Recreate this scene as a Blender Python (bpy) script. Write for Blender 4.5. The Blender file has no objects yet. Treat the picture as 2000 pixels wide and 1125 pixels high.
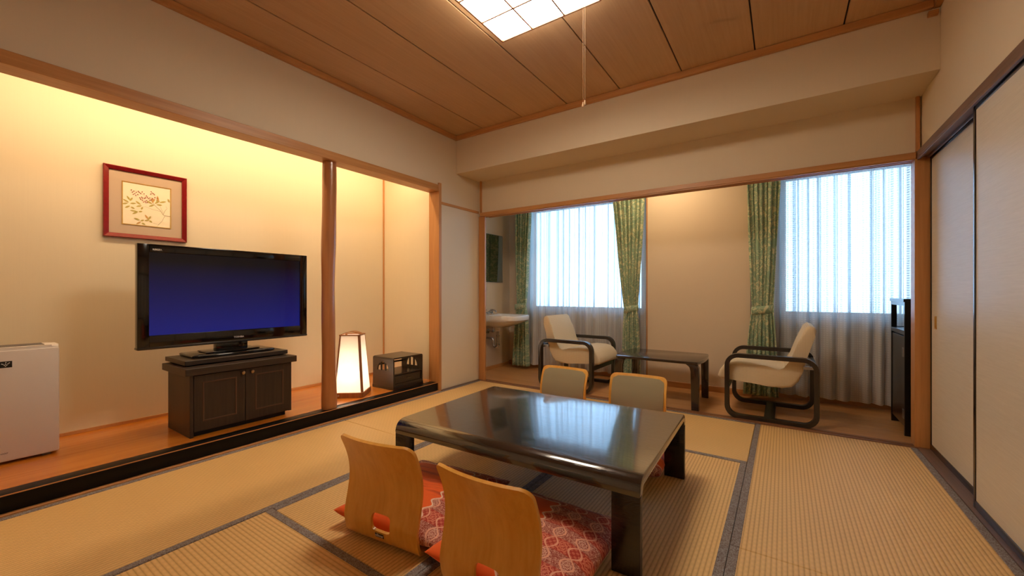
import bpy, bmesh, math, random
from mathutils import Vector, Matrix
random.seed(7)
SC = bpy.context.scene
COL = SC.collection
PI = math.pi

# ------------------------------------------------------------------ camera, world, lights, exposure
cam = bpy.data.cameras.new('camera'); cam_o = bpy.data.objects.new('camera', cam); COL.objects.link(cam_o)
cam_o.location = (0, 0, 0.95)
cam_o.rotation_euler = (PI / 2, 0, math.radians(33.91))
cam.sensor_width = 36.0
cam.lens = 788.3 / 2000 * 36.0
cam.shift_y = 8.2 / 2000
cam.clip_start = 0.02
SC.camera = cam_o

w = bpy.data.worlds.new('daylight'); SC.world = w; w.use_nodes = True
bgn = w.node_tree.nodes['Background']
bgn.inputs[0].default_value = (0.36, 0.64, 1.0, 1)
bgn.inputs[1].default_value = 9.2

def area_light(name, loc, rot, sx, sy, power, color, portal=False, spread=None):
    l = bpy.data.lights.new(name, 'AREA'); l.shape = 'RECTANGLE'; l.size = sx; l.size_y = sy
    l.energy = power; l.color = color
    if portal: l.cycles.is_portal = True
    if spread: l.spread = spread
    o = bpy.data.objects.new(name, l); COL.objects.link(o); o.location = loc; o.rotation_euler = rot
    return o
# daylight comes in through the two windows (portals only guide the sampling of the sky)
area_light('daylight_portal', (-1.98, 4.62, 1.36), (-PI / 2, 0, 0), 1.5, 1.34, 1, (1, 1, 1), True)
area_light('daylight_portal', (0.47, 4.62, 1.36), (-PI / 2, 0, 0), 1.06, 1.34, 1, (1, 1, 1), True)
# warm tube hidden behind the lintel of the alcove
area_light('alcove_tube', (-3.05, 1.42, 2.385), (0, math.radians(22), 0), 0.06, 2.75, 20, (1.0, 0.73, 0.46))
# ceiling lamp of the window hall, out of sight above the header
area_light('hall_ceiling_lamp', (-0.95, 3.86, 2.235), (0, 0, 0), 0.5, 0.3, 5.5, (1.0, 0.76, 0.48))
PANE_EMIT = 19.0
BULB = 5.0

SC.view_settings.view_transform = 'Standard'
SC.view_settings.look = 'None'
SC.view_settings.gamma = 1.0
SC.view_settings.use_curve_mapping = False
SC.view_settings.exposure = 0.45
SC.cycles.use_denoising = True
SC.cycles.max_bounces = 10
SC.cycles.diffuse_bounces = 5
SC.cycles.glossy_bounces = 4
SC.cycles.transmission_bounces = 6
SC.cycles.transparent_max_bounces = 12
SC.cycles.sample_clamp_indirect = 6.0
SC.cycles.caustics_reflective = False
SC.cycles.caustics_refractive = False

# ------------------------------------------------------------------ node helpers
def lin(c):
    c = c / 255.0
    return c / 12.92 if c <= 0.04045 else ((c + 0.055) / 1.055) ** 2.4
def rgb(r, g, b): return (lin(r), lin(g), lin(b), 1.0)

class E:
    """number-valued node socket with operators"""
    def __init__(s, nt, k): s.nt = nt; s.k = k
    def op(s, o, *a):
        n = s.nt.nodes.new('ShaderNodeMath'); n.operation = o
        for i, v in enumerate((s,) + a):
            if isinstance(v, E): s.nt.links.new(v.k, n.inputs[i])
            else: n.inputs[i].default_value = v
        return E(s.nt, n.outputs[0])
    def __add__(s, o): return s.op('ADD', o)
    def __sub__(s, o): return s.op('SUBTRACT', o)
    def __mul__(s, o): return s.op('MULTIPLY', o)
    def __truediv__(s, o): return s.op('DIVIDE', o)
    def rsub(s, v): return s.op('MULTIPLY', -1.0).op('ADD', v)
    def sin(s): return s.op('SINE')
    def cos(s): return s.op('COSINE')
    def abs(s): return s.op('ABSOLUTE')
    def fract(s): return s.op('FRACT')
    def floor(s): return s.op('FLOOR')
    def lt(s, v): return s.op('LESS_THAN', v)
    def gt(s, v): return s.op('GREATER_THAN', v)
    def mx(s, v): return s.op('MAXIMUM', v)
    def mn(s, v): return s.op('MINIMUM', v)
    def pw(s, v): return s.op('POWER', v)
    def step(s, a, b):
        n = s.nt.nodes.new('ShaderNodeMapRange'); n.interpolation_type = 'SMOOTHSTEP'
        s.nt.links.new(s.k, n.inputs[0]); n.inputs[1].default_value = a; n.inputs[2].default_value = b
        return E(s.nt, n.outputs[0])

class Mat:
    def __init__(s, name):
        s.m = bpy.data.materials.new(name); s.m.use_nodes = True
        s.nt = s.m.node_tree; s.p = s.nt.nodes['Principled BSDF']; s.out = s.nt.nodes['Material Output']
    def node(s, t, **kw):
        n = s.nt.nodes.new(t)
        for k, v in kw.items(): setattr(n, k, v)
        return n
    def link(s, a, b): s.nt.links.new(a.k if isinstance(a, E) else a, b)
    def coords(s, kind='Object', scale=(1, 1, 1), rot=(0, 0, 0)):
        t = s.node('ShaderNodeTexCoord'); mp = s.node('ShaderNodeMapping')
        mp.inputs['Scale'].default_value = scale; mp.inputs['Rotation'].default_value = rot
        s.link(t.outputs[kind], mp.inputs[0]); return mp.outputs[0]
    def xyz(s, v):
        n = s.node('ShaderNodeSeparateXYZ'); s.link(v, n.inputs[0])
        return [E(s.nt, n.outputs[i]) for i in range(3)]
    def noise(s, v, scale=5.0, detail=2.0, rough=0.5, dist=0.0):
        n = s.node('ShaderNodeTexNoise'); n.inputs['Scale'].default_value = scale
        n.inputs['Detail'].default_value = detail; n.inputs['Roughness'].default_value = rough
        n.inputs['Distortion'].default_value = dist
        s.link(v, n.inputs['Vector']); return E(s.nt, n.outputs[0])
    def voronoi(s, v, scale=5.0, feature='F1'):
        n = s.node('ShaderNodeTexVoronoi'); n.feature = feature; n.inputs['Scale'].default_value = scale
        s.link(v, n.inputs['Vector']); return E(s.nt, n.outputs['Distance'])
    def ramp(s, f, stops):
        n = s.node('ShaderNodeValToRGB'); cr = n.color_ramp
        while len(cr.elements) < len(stops): cr.elements.new(0.5)
        for e, (p, c) in zip(cr.elements, stops): e.position = p; e.color = c
        s.link(f, n.inputs[0]); return n.outputs[0]
    def mix(s, f, a, b):
        n = s.node('ShaderNodeMix'); n.data_type = 'RGBA'
        for v, i in ((f, 0), (a, 6), (b, 7)):
            if isinstance(v, (int, float)): n.inputs[i].default_value = v
            elif isinstance(v, tuple): n.inputs[i].default_value = v
            else: s.link(v, n.inputs[i])
        return n.outputs[2]
    def base(s, c):
        if isinstance(c, tuple): s.p.inputs['Base Color'].default_value = c
        else: s.link(c, s.p.inputs['Base Color'])
        return s
    def set(s, **kw):
        for k, v in kw.items():
            k = {'rough': 'Roughness', 'metal': 'Metallic', 'spec': 'Specular IOR Level', 'coat': 'Coat Weight',
                 'coat_rough': 'Coat Roughness', 'sheen': 'Sheen Weight', 'trans': 'Transmission Weight',
                 'emit': 'Emission Strength', 'ecol': 'Emission Color', 'ior': 'IOR'}[k]
            if isinstance(v, E) or hasattr(v, 'is_linked'): s.link(v, s.p.inputs[k])
            else: s.p.inputs[k].default_value = v
        return s
    def bump(s, h, strength=0.3, dist=0.002):
        n = s.node('ShaderNodeBump'); n.inputs['Strength'].default_value = strength
        n.inputs['Distance'].default_value = dist; s.link(h, n.inputs['Height'])
        s.link(n.outputs[0], s.p.inputs['Normal']); return s

def plain(name, c, rough=0.5, metal=0.0, spec=0.5, coat=0.0, var=0.06, scale=30.0):
    """simple surface with a little procedural mottling"""
    m = Mat(name); v = m.coords(); n = m.noise(v, scale, 3)
    d = tuple(x * (1 - var) for x in c[:3]) + (1,)
    m.base(m.mix(n, c, d)).set(rough=rough, metal=metal, spec=spec, coat=coat)
    return m.m

def wood(name, c1, c2, axis='x', rough=0.4, fine=60.0, coat=0.0, bump=0.1, coarse=6.0, spec=0.5, coat_rough=0.05):
    m = Mat(name)
    k = {'x': (0.04, 1, 1), 'y': (1, 0.04, 1), 'z': (1, 1, 0.04)}[axis]
    v = m.coords(scale=k)
    a = m.noise(v, fine, 5, 0.6, 0.3); b = m.noise(v, coarse, 2, 0.5, 1.2)
    g = a * 0.65 + b * 0.35
    m.base(m.ramp(g, [(0.3, c1), (0.72, c2)])).set(rough=rough, coat=coat, spec=spec, coat_rough=coat_rough)
    m.bump(a, bump, 0.001)
    return m.m

def wallpaper(name, c, stripe_axis=0, amt=0.07):
    m = Mat(name); v = m.coords()
    sc = [(160, 160, 3), (160, 160, 3), (3, 3, 160)][stripe_axis]
    a = m.noise(m.coords(scale=sc), 1.0, 2, 0.6)
    b = m.noise(v, 1.3, 3); cc = m.noise(v, 260, 2)
    h = a * 0.7 + cc * 0.3
    d = tuple(x * (1 - amt) for x in c[:3]) + (1,); d2 = tuple(x * (1 - 0.05) for x in c[:3]) + (1,)
    m.base(m.mix(h, m.mix(b, c, d2), d)).set(rough=0.7, spec=0.35)
    m.bump(h, 0.18, 0.001)
    return m.m

def tatami(name, along):
    m = Mat(name); v = m.coords(); x, y, z = m.xyz(v)
    a, b = (x, y) if along == 'y' else (y, x)     # ridges run along b, repeat across a
    ph = a * (2 * PI / 0.0158)
    ridge = (ph.sin() * 0.5 + 0.5).pw(0.55)
    stitch = (b * (2 * PI / 0.030) + (a / 0.0158).floor() * PI).sin() * 0.5 + 0.5
    k = (6, 900, 1) if along == 'y' else (900, 6, 1)
    strand = m.noise(m.coords(scale=k), 1.0, 2, 0.6)
    big = m.noise(v, 1.1, 3)
    t = ridge * 0.50 + strand * 0.28 + big * 0.22
    col = m.ramp(t, [(0.12, rgb(174, 130, 74)), (0.5, rgb(224, 181, 114)), (0.9, rgb(236, 198, 134))])
    m.base(m.mix(stitch * 0.10, col, rgb(150, 112, 66))).set(rough=0.52, spec=0.4)
    m.bump(ridge * 0.85 + strand * 0.25, 0.55, 0.0022)
    return m.m

def heri():
    m = Mat('brocade_border'); v = m.coords()
    n = m.noise(v, 95, 3, 0.6, 1.5); q = m.voronoi(v, 55)
    pat = ((n - 0.5).abs().lt(0.045)).mx(q.lt(0.16))
    big = m.noise(v, 9, 1)
    base = m.mix(big, rgb(104, 90, 90), rgb(124, 102, 88))
    m.base(m.mix(pat * 0.75, base, rgb(158, 156, 152))).set(rough=0.75, spec=0.2)
    m.bump(n, 0.2, 0.001); return m.m

def fusuma_paper():
    m = Mat('fusuma_silk_paper')
    a = m.noise(m.coords(scale=(1, 7, 190)), 1.0, 3, 0.65); b = m.noise(m.coords(), 300, 2)
    m.base(m.ramp(a * 0.8 + b * 0.2, [(0.2, rgb(206, 196, 178)), (0.8, rgb(224, 215, 199))])).set(rough=0.42, spec=0.7)
    m.bump(a, 0.15, 0.001); return m.m

def curtain_green():
    m = Mat('green_leaf_curtain_cloth'); v = m.coords('UV')
    s1 = m.noise(v, 9, 0.3, 0.4, 1.6); s2 = m.noise(m.coords('UV', (1, 1.3, 1), (0, 0, 0.8)), 13, 0.4, 0.4, 2.2)
    vine = ((s1 - 0.5).abs().lt(0.026)).mx((s2 - 0.47).abs().lt(0.030) * m.noise(v, 7, 1).gt(0.45))
    vine = vine.mx(m.noise(v, 24, 1.0, 0.5, 1.4).gt(0.655))
    w1 = m.noise(v, 420, 2)
    base = m.mix(w1, rgb(172, 198, 164), rgb(144, 172, 140))
    m.base(m.mix(vine * 0.8, base, rgb(246, 238, 190))).set(rough=0.6, spec=0.3, sheen=0.3)
    tr = m.node('ShaderNodeBsdfTranslucent'); tr.inputs[0].default_value = rgb(150, 170, 110)
    mx = m.node('ShaderNodeMixShader'); mx.inputs[0].default_value = 0.22
    m.link(m.p.outputs[0], mx.inputs[1]); m.link(tr.outputs[0], mx.inputs[2]); m.link(mx.outputs[0], m.out.inputs[0])
    m.bump(w1, 0.1, 0.0005); return m.m

def sheer():
    m = Mat('checked_sheer_cloth'); x, y, z = m.xyz(m.coords('UV'))
    fx = (x / 0.021).fract(); fy = (y / 0.019).fract()
    band = fx.gt(0.42) * fy.gt(0.40)                       # denser woven squares
    thread = fx.lt(0.12).mx(fy.lt(0.14))
    lw = m.node('ShaderNodeLayerWeight'); lw.inputs[0].default_value = 0.45
    dens = (band * 0.13 + thread * 0.06 + 0.70 + E(m.nt, lw.outputs['Facing']) * 0.42).mn(0.985)
    tp = m.node('ShaderNodeBsdfTransparent'); tl = m.node('ShaderNodeBsdfTranslucent'); df = m.node('ShaderNodeBsdfDiffuse')
    tl.inputs[0].default_value = (0.46, 0.44, 0.43, 1); df.inputs[0].default_value = (0.93, 0.90, 0.87, 1)
    a = m.node('ShaderNodeMixShader'); a.inputs[0].default_value = 0.38
    m.link(df.outputs[0], a.inputs[1]); m.link(tl.outputs[0], a.inputs[2])
    b = m.node('ShaderNodeMixShader'); m.link(dens, b.inputs[0])
    m.link(tp.outputs[0], b.inputs[1]); m.link(a.outputs[0], b.inputs[2]); m.link(b.outputs[0], m.out.inputs[0])
    return m.m

def zabuton():
    m = Mat('orange_brocade_cushion_cloth'); u, v, _ = m.xyz(m.coords('UV'))
    W, H = 0.086, 0.124
    # ogee lattice: wavy lines in two mirrored families
    def fam(sh, sg):
        ph = ((v + sh * H * 0.5) * (2 * PI / H)).sin() * (0.25 * sg)
        return (((u / W) + ph).fract() - 0.5).abs()
    l1 = fam(0, 1); l2 = fam(0, -1)
    line = l1.lt(0.040).mx(l2.lt(0.040))
    # medallions at the cell centres (rows staggered)
    row = (v / (H / 2)).floor(); fv = (v / (H / 2)).fract() - 0.5
    fu = ((u / W) + row * 0.5).fract() - 0.5
    r = ((fu * W) * (fu * W) + (fv * H * 0.5) * (fv * H * 0.5)).pw(0.5)
    ang = (fv * H * 0.5).op('ARCTAN2', fu * W)
    petals = (ang * 8.0).sin() * 0.002
    rings = ((r + petals) * 640.0).sin().gt(0.25) * r.lt(0.029)
    fine = m.noise(m.coords('UV'), 120, 1.5, 0.6, 1.0)
    scr = (fine - 0.5).abs().lt(0.035)
    chk = ((u * 300).sin() * (v * 300).sin()).gt(0.1)
    odd = (row * 0.5).fract().gt(0.25)
    body = m.mix(odd, m.mix(rings.mx(scr), rgb(150, 62, 44), rgb(214, 160, 138)),
                 m.mix(rings.mx(chk * 0.6), rgb(170, 44, 22), rgb(214, 120, 90)))
    body = m.mix(line, body, rgb(224, 158, 130))
    streak = m.noise(m.coords('UV', (3, 26, 1)), 1.0, 3, 0.6).step(0.50, 0.68)
    plainc = m.mix(streak * 0.7, rgb(232, 94, 24), rgb(150, 36, 14))
    edge = (v * (2 * PI / (H * 0.5))).sin() * 0.012 + 0.205
    d = (u - edge).mx(v - 0.47)
    c = m.mix(d.gt(0.0), plainc, body); c = m.mix(d.abs().lt(0.004), c, rgb(236, 200, 176))
    m.base(c).set(rough=0.62, spec=0.3, sheen=0.15); m.bump(fine, 0.12, 0.001)
    return m.m

def weave(name, c1, c2, s=0.012, bump=0.4):
    m = Mat(name); x, y, z = m.xyz(m.coords('UV'))
    a = ((x + y) * (2 * PI / s)).sin(); b = ((x - y) * (2 * PI / s)).sin()
    k = (a * b) * 0.5 + 0.5; f = m.noise(m.coords('UV'), 500, 2)
    m.base(m.mix(k * 0.7 + f * 0.3, c1, c2)).set(rough=0.85, spec=0.2, sheen=0.2); m.bump(k, bump, 0.0015)
    return m.m

def table_black(name, k):
    m = Mat(name)
    v = m.coords(scale=(0.07, 1, 1))
    a = m.noise(v, 95, 4, 0.65, 0.4); b = m.noise(m.coords(scale=(0.22, 1, 1)), 9, 3, 0.6, 2.5)
    rings = ((b * 60).sin() * 0.5 + 0.5)
    g = a * 0.6 + rings * 0.4
    m.base(m.ramp(g, [(0.25, rgb(10, 8, 8)), (0.6, rgb(24, 19, 17)), (0.85, rgb(46, 36, 30))]))
    m.set(rough=0.24, spec=0.5, coat=k, coat_rough=0.085); m.p.inputs['Coat IOR'].default_value = 1.85
    m.bump(g, 0.5, 0.0014); return m.m

M = dict(
    wall=wallpaper('cream_wallpaper', rgb(226, 209, 180)),
    wall_hall=wallpaper('beige_wallpaper', rgb(226, 204, 174), amt=0.04),
    alcove=wallpaper('alcove_cloth_paper', rgb(232, 218, 186), amt=0.08),
    ceil=wood('ceiling_cedar_board', rgb(190, 152, 112), rgb(206, 170, 128), 'y', 0.5, 70, bump=0.04, coarse=3),
    trim=wood('warm_cedar_trim', rgb(176, 120, 66), rgb(206, 150, 92), 'y', 0.42, 60, bump=0.05),
    trimx=wood('warm_cedar_trim_cross', rgb(176, 120, 66), rgb(206, 150, 92), 'x', 0.42, 60, bump=0.05),
    trimz=wood('warm_cedar_post', rgb(176, 118, 66), rgb(206, 148, 90), 'z', 0.38, 60, bump=0.05),
    pillar=wood('polished_log', rgb(150, 92, 52), rgb(190, 128, 78), 'z', 0.3, 22, coat=0.3, bump=0.06, coarse=9),
    deck=wood('orange_polished_board', rgb(186, 104, 26), rgb(212, 132, 44), 'y', 0.25, 34, coat=0.5, bump=0.03, coat_rough=0.1),
    floorx=wood('hall_floor_wood', rgb(186, 128, 72), rgb(214, 158, 98), 'x', 0.36, 46, coat=0.15, bump=0.05),
    rail=wood('grey_brown_track', rgb(96, 72, 60), rgb(138, 108, 92), 'y', 0.45, 70, bump=0.06),
    railx=wood('brown_sill_track', rgb(120, 78, 50), rgb(158, 110, 74), 'x', 0.4, 70, bump=0.06),
    lacq=plain('black_lacquer', rgb(11, 9, 9), 0.3, spec=0.2, coat=0.0),
    lacqs=plain('black_lacquer_stile', rgb(24, 20, 20), 0.22, spec=0.6, coat=0.4),
    tat_y=tatami('tatami_long', 'y'), tat_x=tatami('tatami_cross', 'x'), heri=heri(), fus=fusuma_paper(),
    brass=plain('brass', rgb(206, 162, 76), 0.4, 0.5), chrome=plain('chrome', rgb(205, 205, 208), 0.12, 1.0, var=0.02),
    knob=plain('aged_brass', rgb(176, 150, 112), 0.28, 1.0),
    steel=plain('brushed_steel', rgb(176, 176, 178), 0.35, 1.0), alu=plain('window_aluminium', rgb(150, 152, 154), 0.4, 0.6),
    cab=wood('dark_walnut_veneer', rgb(40, 30, 22), rgb(66, 50, 36), 'z', 0.42, 80, bump=0.08),
    caby=wood('dark_walnut_veneer_long', rgb(44, 33, 24), rgb(70, 54, 39), 'y', 0.40, 80, bump=0.08),
    mould=plain('moulding_brown', rgb(84, 58, 42), 0.4), recess=plain('dark_shadow_gap', rgb(14, 11, 9), 0.6),
    gloss=plain('piano_black_plastic', rgb(9, 9, 10), 0.10, spec=0.6, coat=0.3, var=0.0),
    bezel=plain('tv_bezel_black', rgb(16, 15, 15), 0.2, spec=0.5, var=0.0), tvtrim=plain('tv_silver_lip', rgb(70, 68, 68), 0.25, 0.7),
    badge=plain('badge_black', rgb(10, 9, 9), 0.3, var=0.0), ink=plain('light_print', rgb(214, 210, 204), 0.5, var=0.0),
    inkd=plain('grey_print', rgb(70, 60, 54), 0.5, var=0.0),
    white_pl=plain('white_plastic', rgb(218, 210, 202), 0.42, var=0.02, scale=4), grey_pl=plain('grey_plastic', rgb(120, 112, 106), 0.5),
    frame_red=wood('crimson_lacquer_frame', rgb(116, 12, 18), rgb(142, 20, 26), 'x', 0.22, 30, coat=0.5, bump=0.02),
    mat_board=plain('mat_board', rgb(196, 172, 146), 0.9, var=0.04, scale=200), gilt=plain('gilt_fillet', rgb(196, 152, 66), 0.35, 0.6),
    art=plain('art_paper', rgb(246, 232, 200), 0.9, var=0.03, scale=120),
    art_leaf=plain('painted_olive', rgb(196, 178, 96), 0.9, var=0.3, scale=80), art_branch=plain('painted_umber', rgb(150, 124, 76), 0.9),
    art_berry=plain('painted_red', rgb(158, 66, 40), 0.9, var=0.3, scale=90), art_rust=plain('painted_rust', rgb(206, 160, 92), 0.9, var=0.2),
    lampwood=wood('lamp_wood', rgb(130, 76, 36), rgb(168, 106, 56), 'z', 0.4, 60, bump=0.05),
    boxwood=wood('dark_stained_box', rgb(34, 24, 17), rgb(60, 44, 31), 'x', 0.32, 60, coat=0.3, bump=0.06, coat_rough=0.15),
    porcelain=plain('white_porcelain', rgb(232, 230, 226), 0.12, coat=0.4, var=0.01, scale=3),
    chairblack=plain('satin_black_bentwood', rgb(34, 27, 23), 0.32, spec=0.6, coat=0.25, var=0.15),
    chaircloth=weave('cream_basket_weave', rgb(230, 216, 190), rgb(200, 176, 134), 0.019),
    coffee=wood('brown_black_veneer', rgb(34, 24, 19), rgb(58, 42, 33), 'x', 0.2, 70, coat=0.6, bump=0.03, coat_rough=0.08),
    table=table_black('black_brown_lacquered_oak', 1.0), table_leg=table_black('black_brown_oak_leg', 0.12),
    ply=wood('honey_plywood', rgb(212, 148, 48), rgb(234, 178, 86), 'z', 0.34, 46, coat=0.35, bump=0.04, coat_rough=0.2, coarse=5),
    plyedge=wood('plywood_edge', rgb(110, 60, 24), rgb(150, 92, 42), 'z', 0.45, 90, bump=0.05),
    padcloth=weave('sage_grey_cloth', rgb(160, 148, 116), rgb(138, 126, 98), 0.004, 0.2), zab=zabuton(),
    curtain=curtain_green(), sheer=sheer(),
    cabblack=plain('black_laminate', rgb(16, 14, 16), 0.28, spec=0.5, coat=0.2),
    cord=plain('pull_cord', rgb(184, 146, 104), 0.6),
)
def glassy():
    m = Mat('window_glass'); tp = m.node('ShaderNodeBsdfTransparent'); gl = m.node('ShaderNodeBsdfGlossy'); gl.inputs['Roughness'].default_value = 0.02
    fr = m.node('ShaderNodeFresnel'); fr.inputs[0].default_value = 1.5; mx = m.node('ShaderNodeMixShader')
    tp.inputs[0].default_value = (0.95, 0.97, 0.97, 1)
    n = m.noise(m.coords(), 2.0, 1); bp = m.node('ShaderNodeBump'); bp.inputs['Strength'].default_value = 0.01; m.link(n, bp.inputs['Height']); m.link(bp.outputs[0], gl.inputs['Normal'])
    m.link(fr.outputs[0], mx.inputs[0]); m.link(tp.outputs[0], mx.inputs[1]); m.link(gl.outputs[0], mx.inputs[2]); m.link(mx.outputs[0], m.out.inputs[0])
    return m.m
M['glass'] = glassy()
def mirror_m():
    m = Mat('mirror_silver'); n = m.noise(m.coords(), 3, 1); m.base(m.mix(n, rgb(214, 220, 216), rgb(206, 214, 210))).set(metal=1.0, rough=0.02); return m.m
M['mirror'] = mirror_m()
def lightpane(name, k):
    m = Mat(name); n = m.noise(m.coords(), 3.0, 2)
    m.base((0.8, 0.8, 0.78, 1)).set(ecol=m.mix(n, (1.0, 0.87, 0.70, 1), (1.0, 0.88, 0.72, 1)), emit=PANE_EMIT * k, rough=0.4); return m.m
M['pane'] = lightpane('glowing_acrylic', 1.0); M['side_pane'] = lightpane('dim_glowing_acrylic', 0.5)
def lamppaper():
    m = Mat('lamp_paper'); n = m.noise(m.coords(), 60, 3)
    tl = m.node('ShaderNodeBsdfTranslucent'); df = m.node('ShaderNodeBsdfDiffuse')
    c = m.mix(n, (0.95, 0.92, 0.86, 1), (0.90, 0.87, 0.80, 1)); m.link(c, tl.inputs[0]); m.link(c, df.inputs[0])
    mx = m.node('ShaderNodeMixShader'); mx.inputs[0].default_value = 0.62
    m.link(df.outputs[0], mx.inputs[1]); m.link(tl.outputs[0], mx.inputs[2]); m.link(mx.outputs[0], m.out.inputs[0]); return m.m
M['paper'] = lamppaper()
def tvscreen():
    # lit blue screen colour that deepens to black at its top
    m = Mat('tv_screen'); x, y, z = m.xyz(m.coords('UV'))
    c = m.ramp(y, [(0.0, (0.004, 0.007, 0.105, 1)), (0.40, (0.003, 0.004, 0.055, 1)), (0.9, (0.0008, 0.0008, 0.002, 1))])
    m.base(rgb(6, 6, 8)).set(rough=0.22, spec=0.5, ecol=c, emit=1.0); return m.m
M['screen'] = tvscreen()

# ------------------------------------------------------------------ mesh helpers
def finish(name, bm, mat, parent=None, smooth=True, ang=35.0):
    me = bpy.data.meshes.new(name)
    bmesh.ops.recalc_face_normals(bm, faces=bm.faces[:])
    bm.to_mesh(me); bm.free()
    if smooth:
        me.polygons.foreach_set('use_smooth', [True] * len(me.polygons))
        me.set_sharp_from_angle(angle=math.radians(ang))
    if mat: me.materials.append(M[mat] if isinstance(mat, str) else mat)
    o = bpy.data.objects.new(name, me); COL.objects.link(o)
    if parent: o.parent = parent
    return o

def bx(bm, lo, hi, bev=0.0, seg=2, mtx=None):
    lo, hi = Vector(lo), Vector(hi)
    c = (lo + hi) / 2; d = hi - lo
    r = bmesh.ops.create_cube(bm, size=1.0, matrix=Matrix.Translation(c) @ Matrix.Diagonal((d.x, d.y, d.z, 1)))
    vs = r['verts']
    if bev > 0:
        es = list({e for v in vs for e in v.link_edges})
        rr = bmesh.ops.bevel(bm, geom=es, offset=min(bev, min(d) * 0.49), segments=seg, affect='EDGES', profile=0.5)
        vs = list({v for f in rr['faces'] for v in f.verts} | {v for v in vs if v.is_valid})
    if mtx is not None: bmesh.ops.transform(bm, matrix=mtx, verts=vs)
    return vs

def box(name, lo, hi, mat, parent=None, bev=0.0, seg=2):
    bm = bmesh.new(); bx(bm, lo, hi, bev, seg); return finish(name, bm, mat, parent)

def boxes(name, lst, mat, parent=None, bev=0.0, seg=2):
    bm = bmesh.new()
    for lo, hi in lst: bx(bm, lo, hi, bev, seg)
    return finish(name, bm, mat, parent)

AX = {'x': lambda a, b, t: (t, a, b), 'y': lambda a, b, t: (a, t, b), 'z': lambda a, b, t: (a, b, t)}
def prism(bm, poly, axis, t0, t1, bev=0.0, seg=2):
    f = AX[axis]
    a = [bm.verts.new(f(p[0], p[1], t0)) for p in poly]; b = [bm.verts.new(f(p[0], p[1], t1)) for p in poly]
    n = len(poly); caps = [bm.faces.new(a), bm.faces.new(b[::-1])]
    for i in range(n): bm.faces.new((a[i], b[i], b[(i + 1) % n], a[(i + 1) % n]))
    if bev > 0:
        es = list({e for c in caps for e in c.edges})
        bmesh.ops.bevel(bm, geom=es, offset=bev, segments=seg, affect='EDGES', profile=0.5)

def holed_plate(bm, outer, holes, axis, t0, t1):
    """flat plate with cut-outs, extruded along an axis"""
    f = AX[axis]; loops = []
    tmp = bmesh.new()
    for lp in [outer] + holes:
        vs = [tmp.verts.new((p[0], p[1], 0)) for p in lp]
        for i in range(len(vs)): tmp.edges.new((vs[i], vs[(i + 1) % len(vs)]))
    bmesh.ops.triangle_fill(tmp, use_beauty=True, use_dissolve=False, edges=tmp.edges[:])
    tmp.verts.ensure_lookup_table(); tmp.verts.index_update()
    A = [bm.verts.new(f(v.co.x, v.co.y, t0)) for v in tmp.verts]; B = [bm.verts.new(f(v.co.x, v.co.y, t1)) for v in tmp.verts]
    for fc in tmp.faces:
        ix = [v.index for v in fc.verts]
        bm.faces.new([A[i] for i in ix]); bm.faces.new([B[i] for i in ix[::-1]])
    for e in tmp.edges:
        if len(e.link_faces) == 1:
            i, j = e.verts[0].index, e.verts[1].index
            bm.faces.new((A[i], A[j], B[j], B[i]))
    tmp.free()

def rrect(x0, y0, x1, y1, r, n=6):
    pts = []
    for cx, cy, a0 in ((x1 - r, y1 - r, 0), (x0 + r, y1 - r, 90), (x0 + r, y0 + r, 180), (x1 - r, y0 + r, 270)):
        for i in range(n + 1):
            a = math.radians(a0 + 90 * i / n); pts.append((cx + r * math.cos(a), cy + r * math.sin(a)))
    return pts

def sweep(bm, pts, prof, closed=False, up=Vector((0, 0, 1)), caps=True):
    """sweep a 2D profile (side, up) along a path"""
    pts = [Vector(p) for p in pts]; n = len(pts); rings = []
    for i, p in enumerate(pts):
        a = pts[(i - 1) % n] if (closed or i > 0) else p
        b = pts[(i + 1) % n] if (closed or i < n - 1) else p
        t = (b - a).normalized()
        s = t.cross(up)
        if s.length < 1e-4: s = t.cross(Vector((1, 0, 0)) if abs(t.x) < 0.9 else Vector((0, 1, 0)))
        s.normalize(); u = s.cross(t).normalized()
        k = 1.0
        rings.append([bm.verts.new(p + s * q[0] * k + u * q[1] * k) for q in prof])
    m = len(prof)
    for i in range(n if closed else n - 1):
        A, B = rings[i], rings[(i + 1) % n]
        for j in range(m): bm.faces.new((A[j], A[(j + 1) % m], B[(j + 1) % m], B[j]))
    if caps and not closed: bm.faces.new(rings[0][::-1]); bm.faces.new(rings[-1])
def circ(r, n=10): return [(r * math.cos(2 * PI * i / n), r * math.sin(2 * PI * i / n)) for i in range(n)]
def tubep(bm, pts, r, n=10, up=Vector((0, 0, 1))): sweep(bm, pts, circ(r, n), up=up)

def lathe(bm, prof, n=20, c=(0, 0, 0), mtx=None):
    rings = []; allv = []
    for r, z in prof:
        rr = [bm.verts.new((c[0] + r * math.cos(2 * PI * i / n), c[1] + r * math.sin(2 * PI * i / n), c[2] + z)) for i in range(n)]
        rings.append(rr); allv += rr
    for A, B in zip(rings, rings[1:]):
        for i in range(n): bm.faces.new((A[i], A[(i + 1) % n], B[(i + 1) % n], B[i]))
    bm.faces.new(rings[0][::-1]); bm.faces.new(rings[-1])
    if mtx is not None: bmesh.ops.transform(bm, matrix=mtx, verts=allv)

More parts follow.
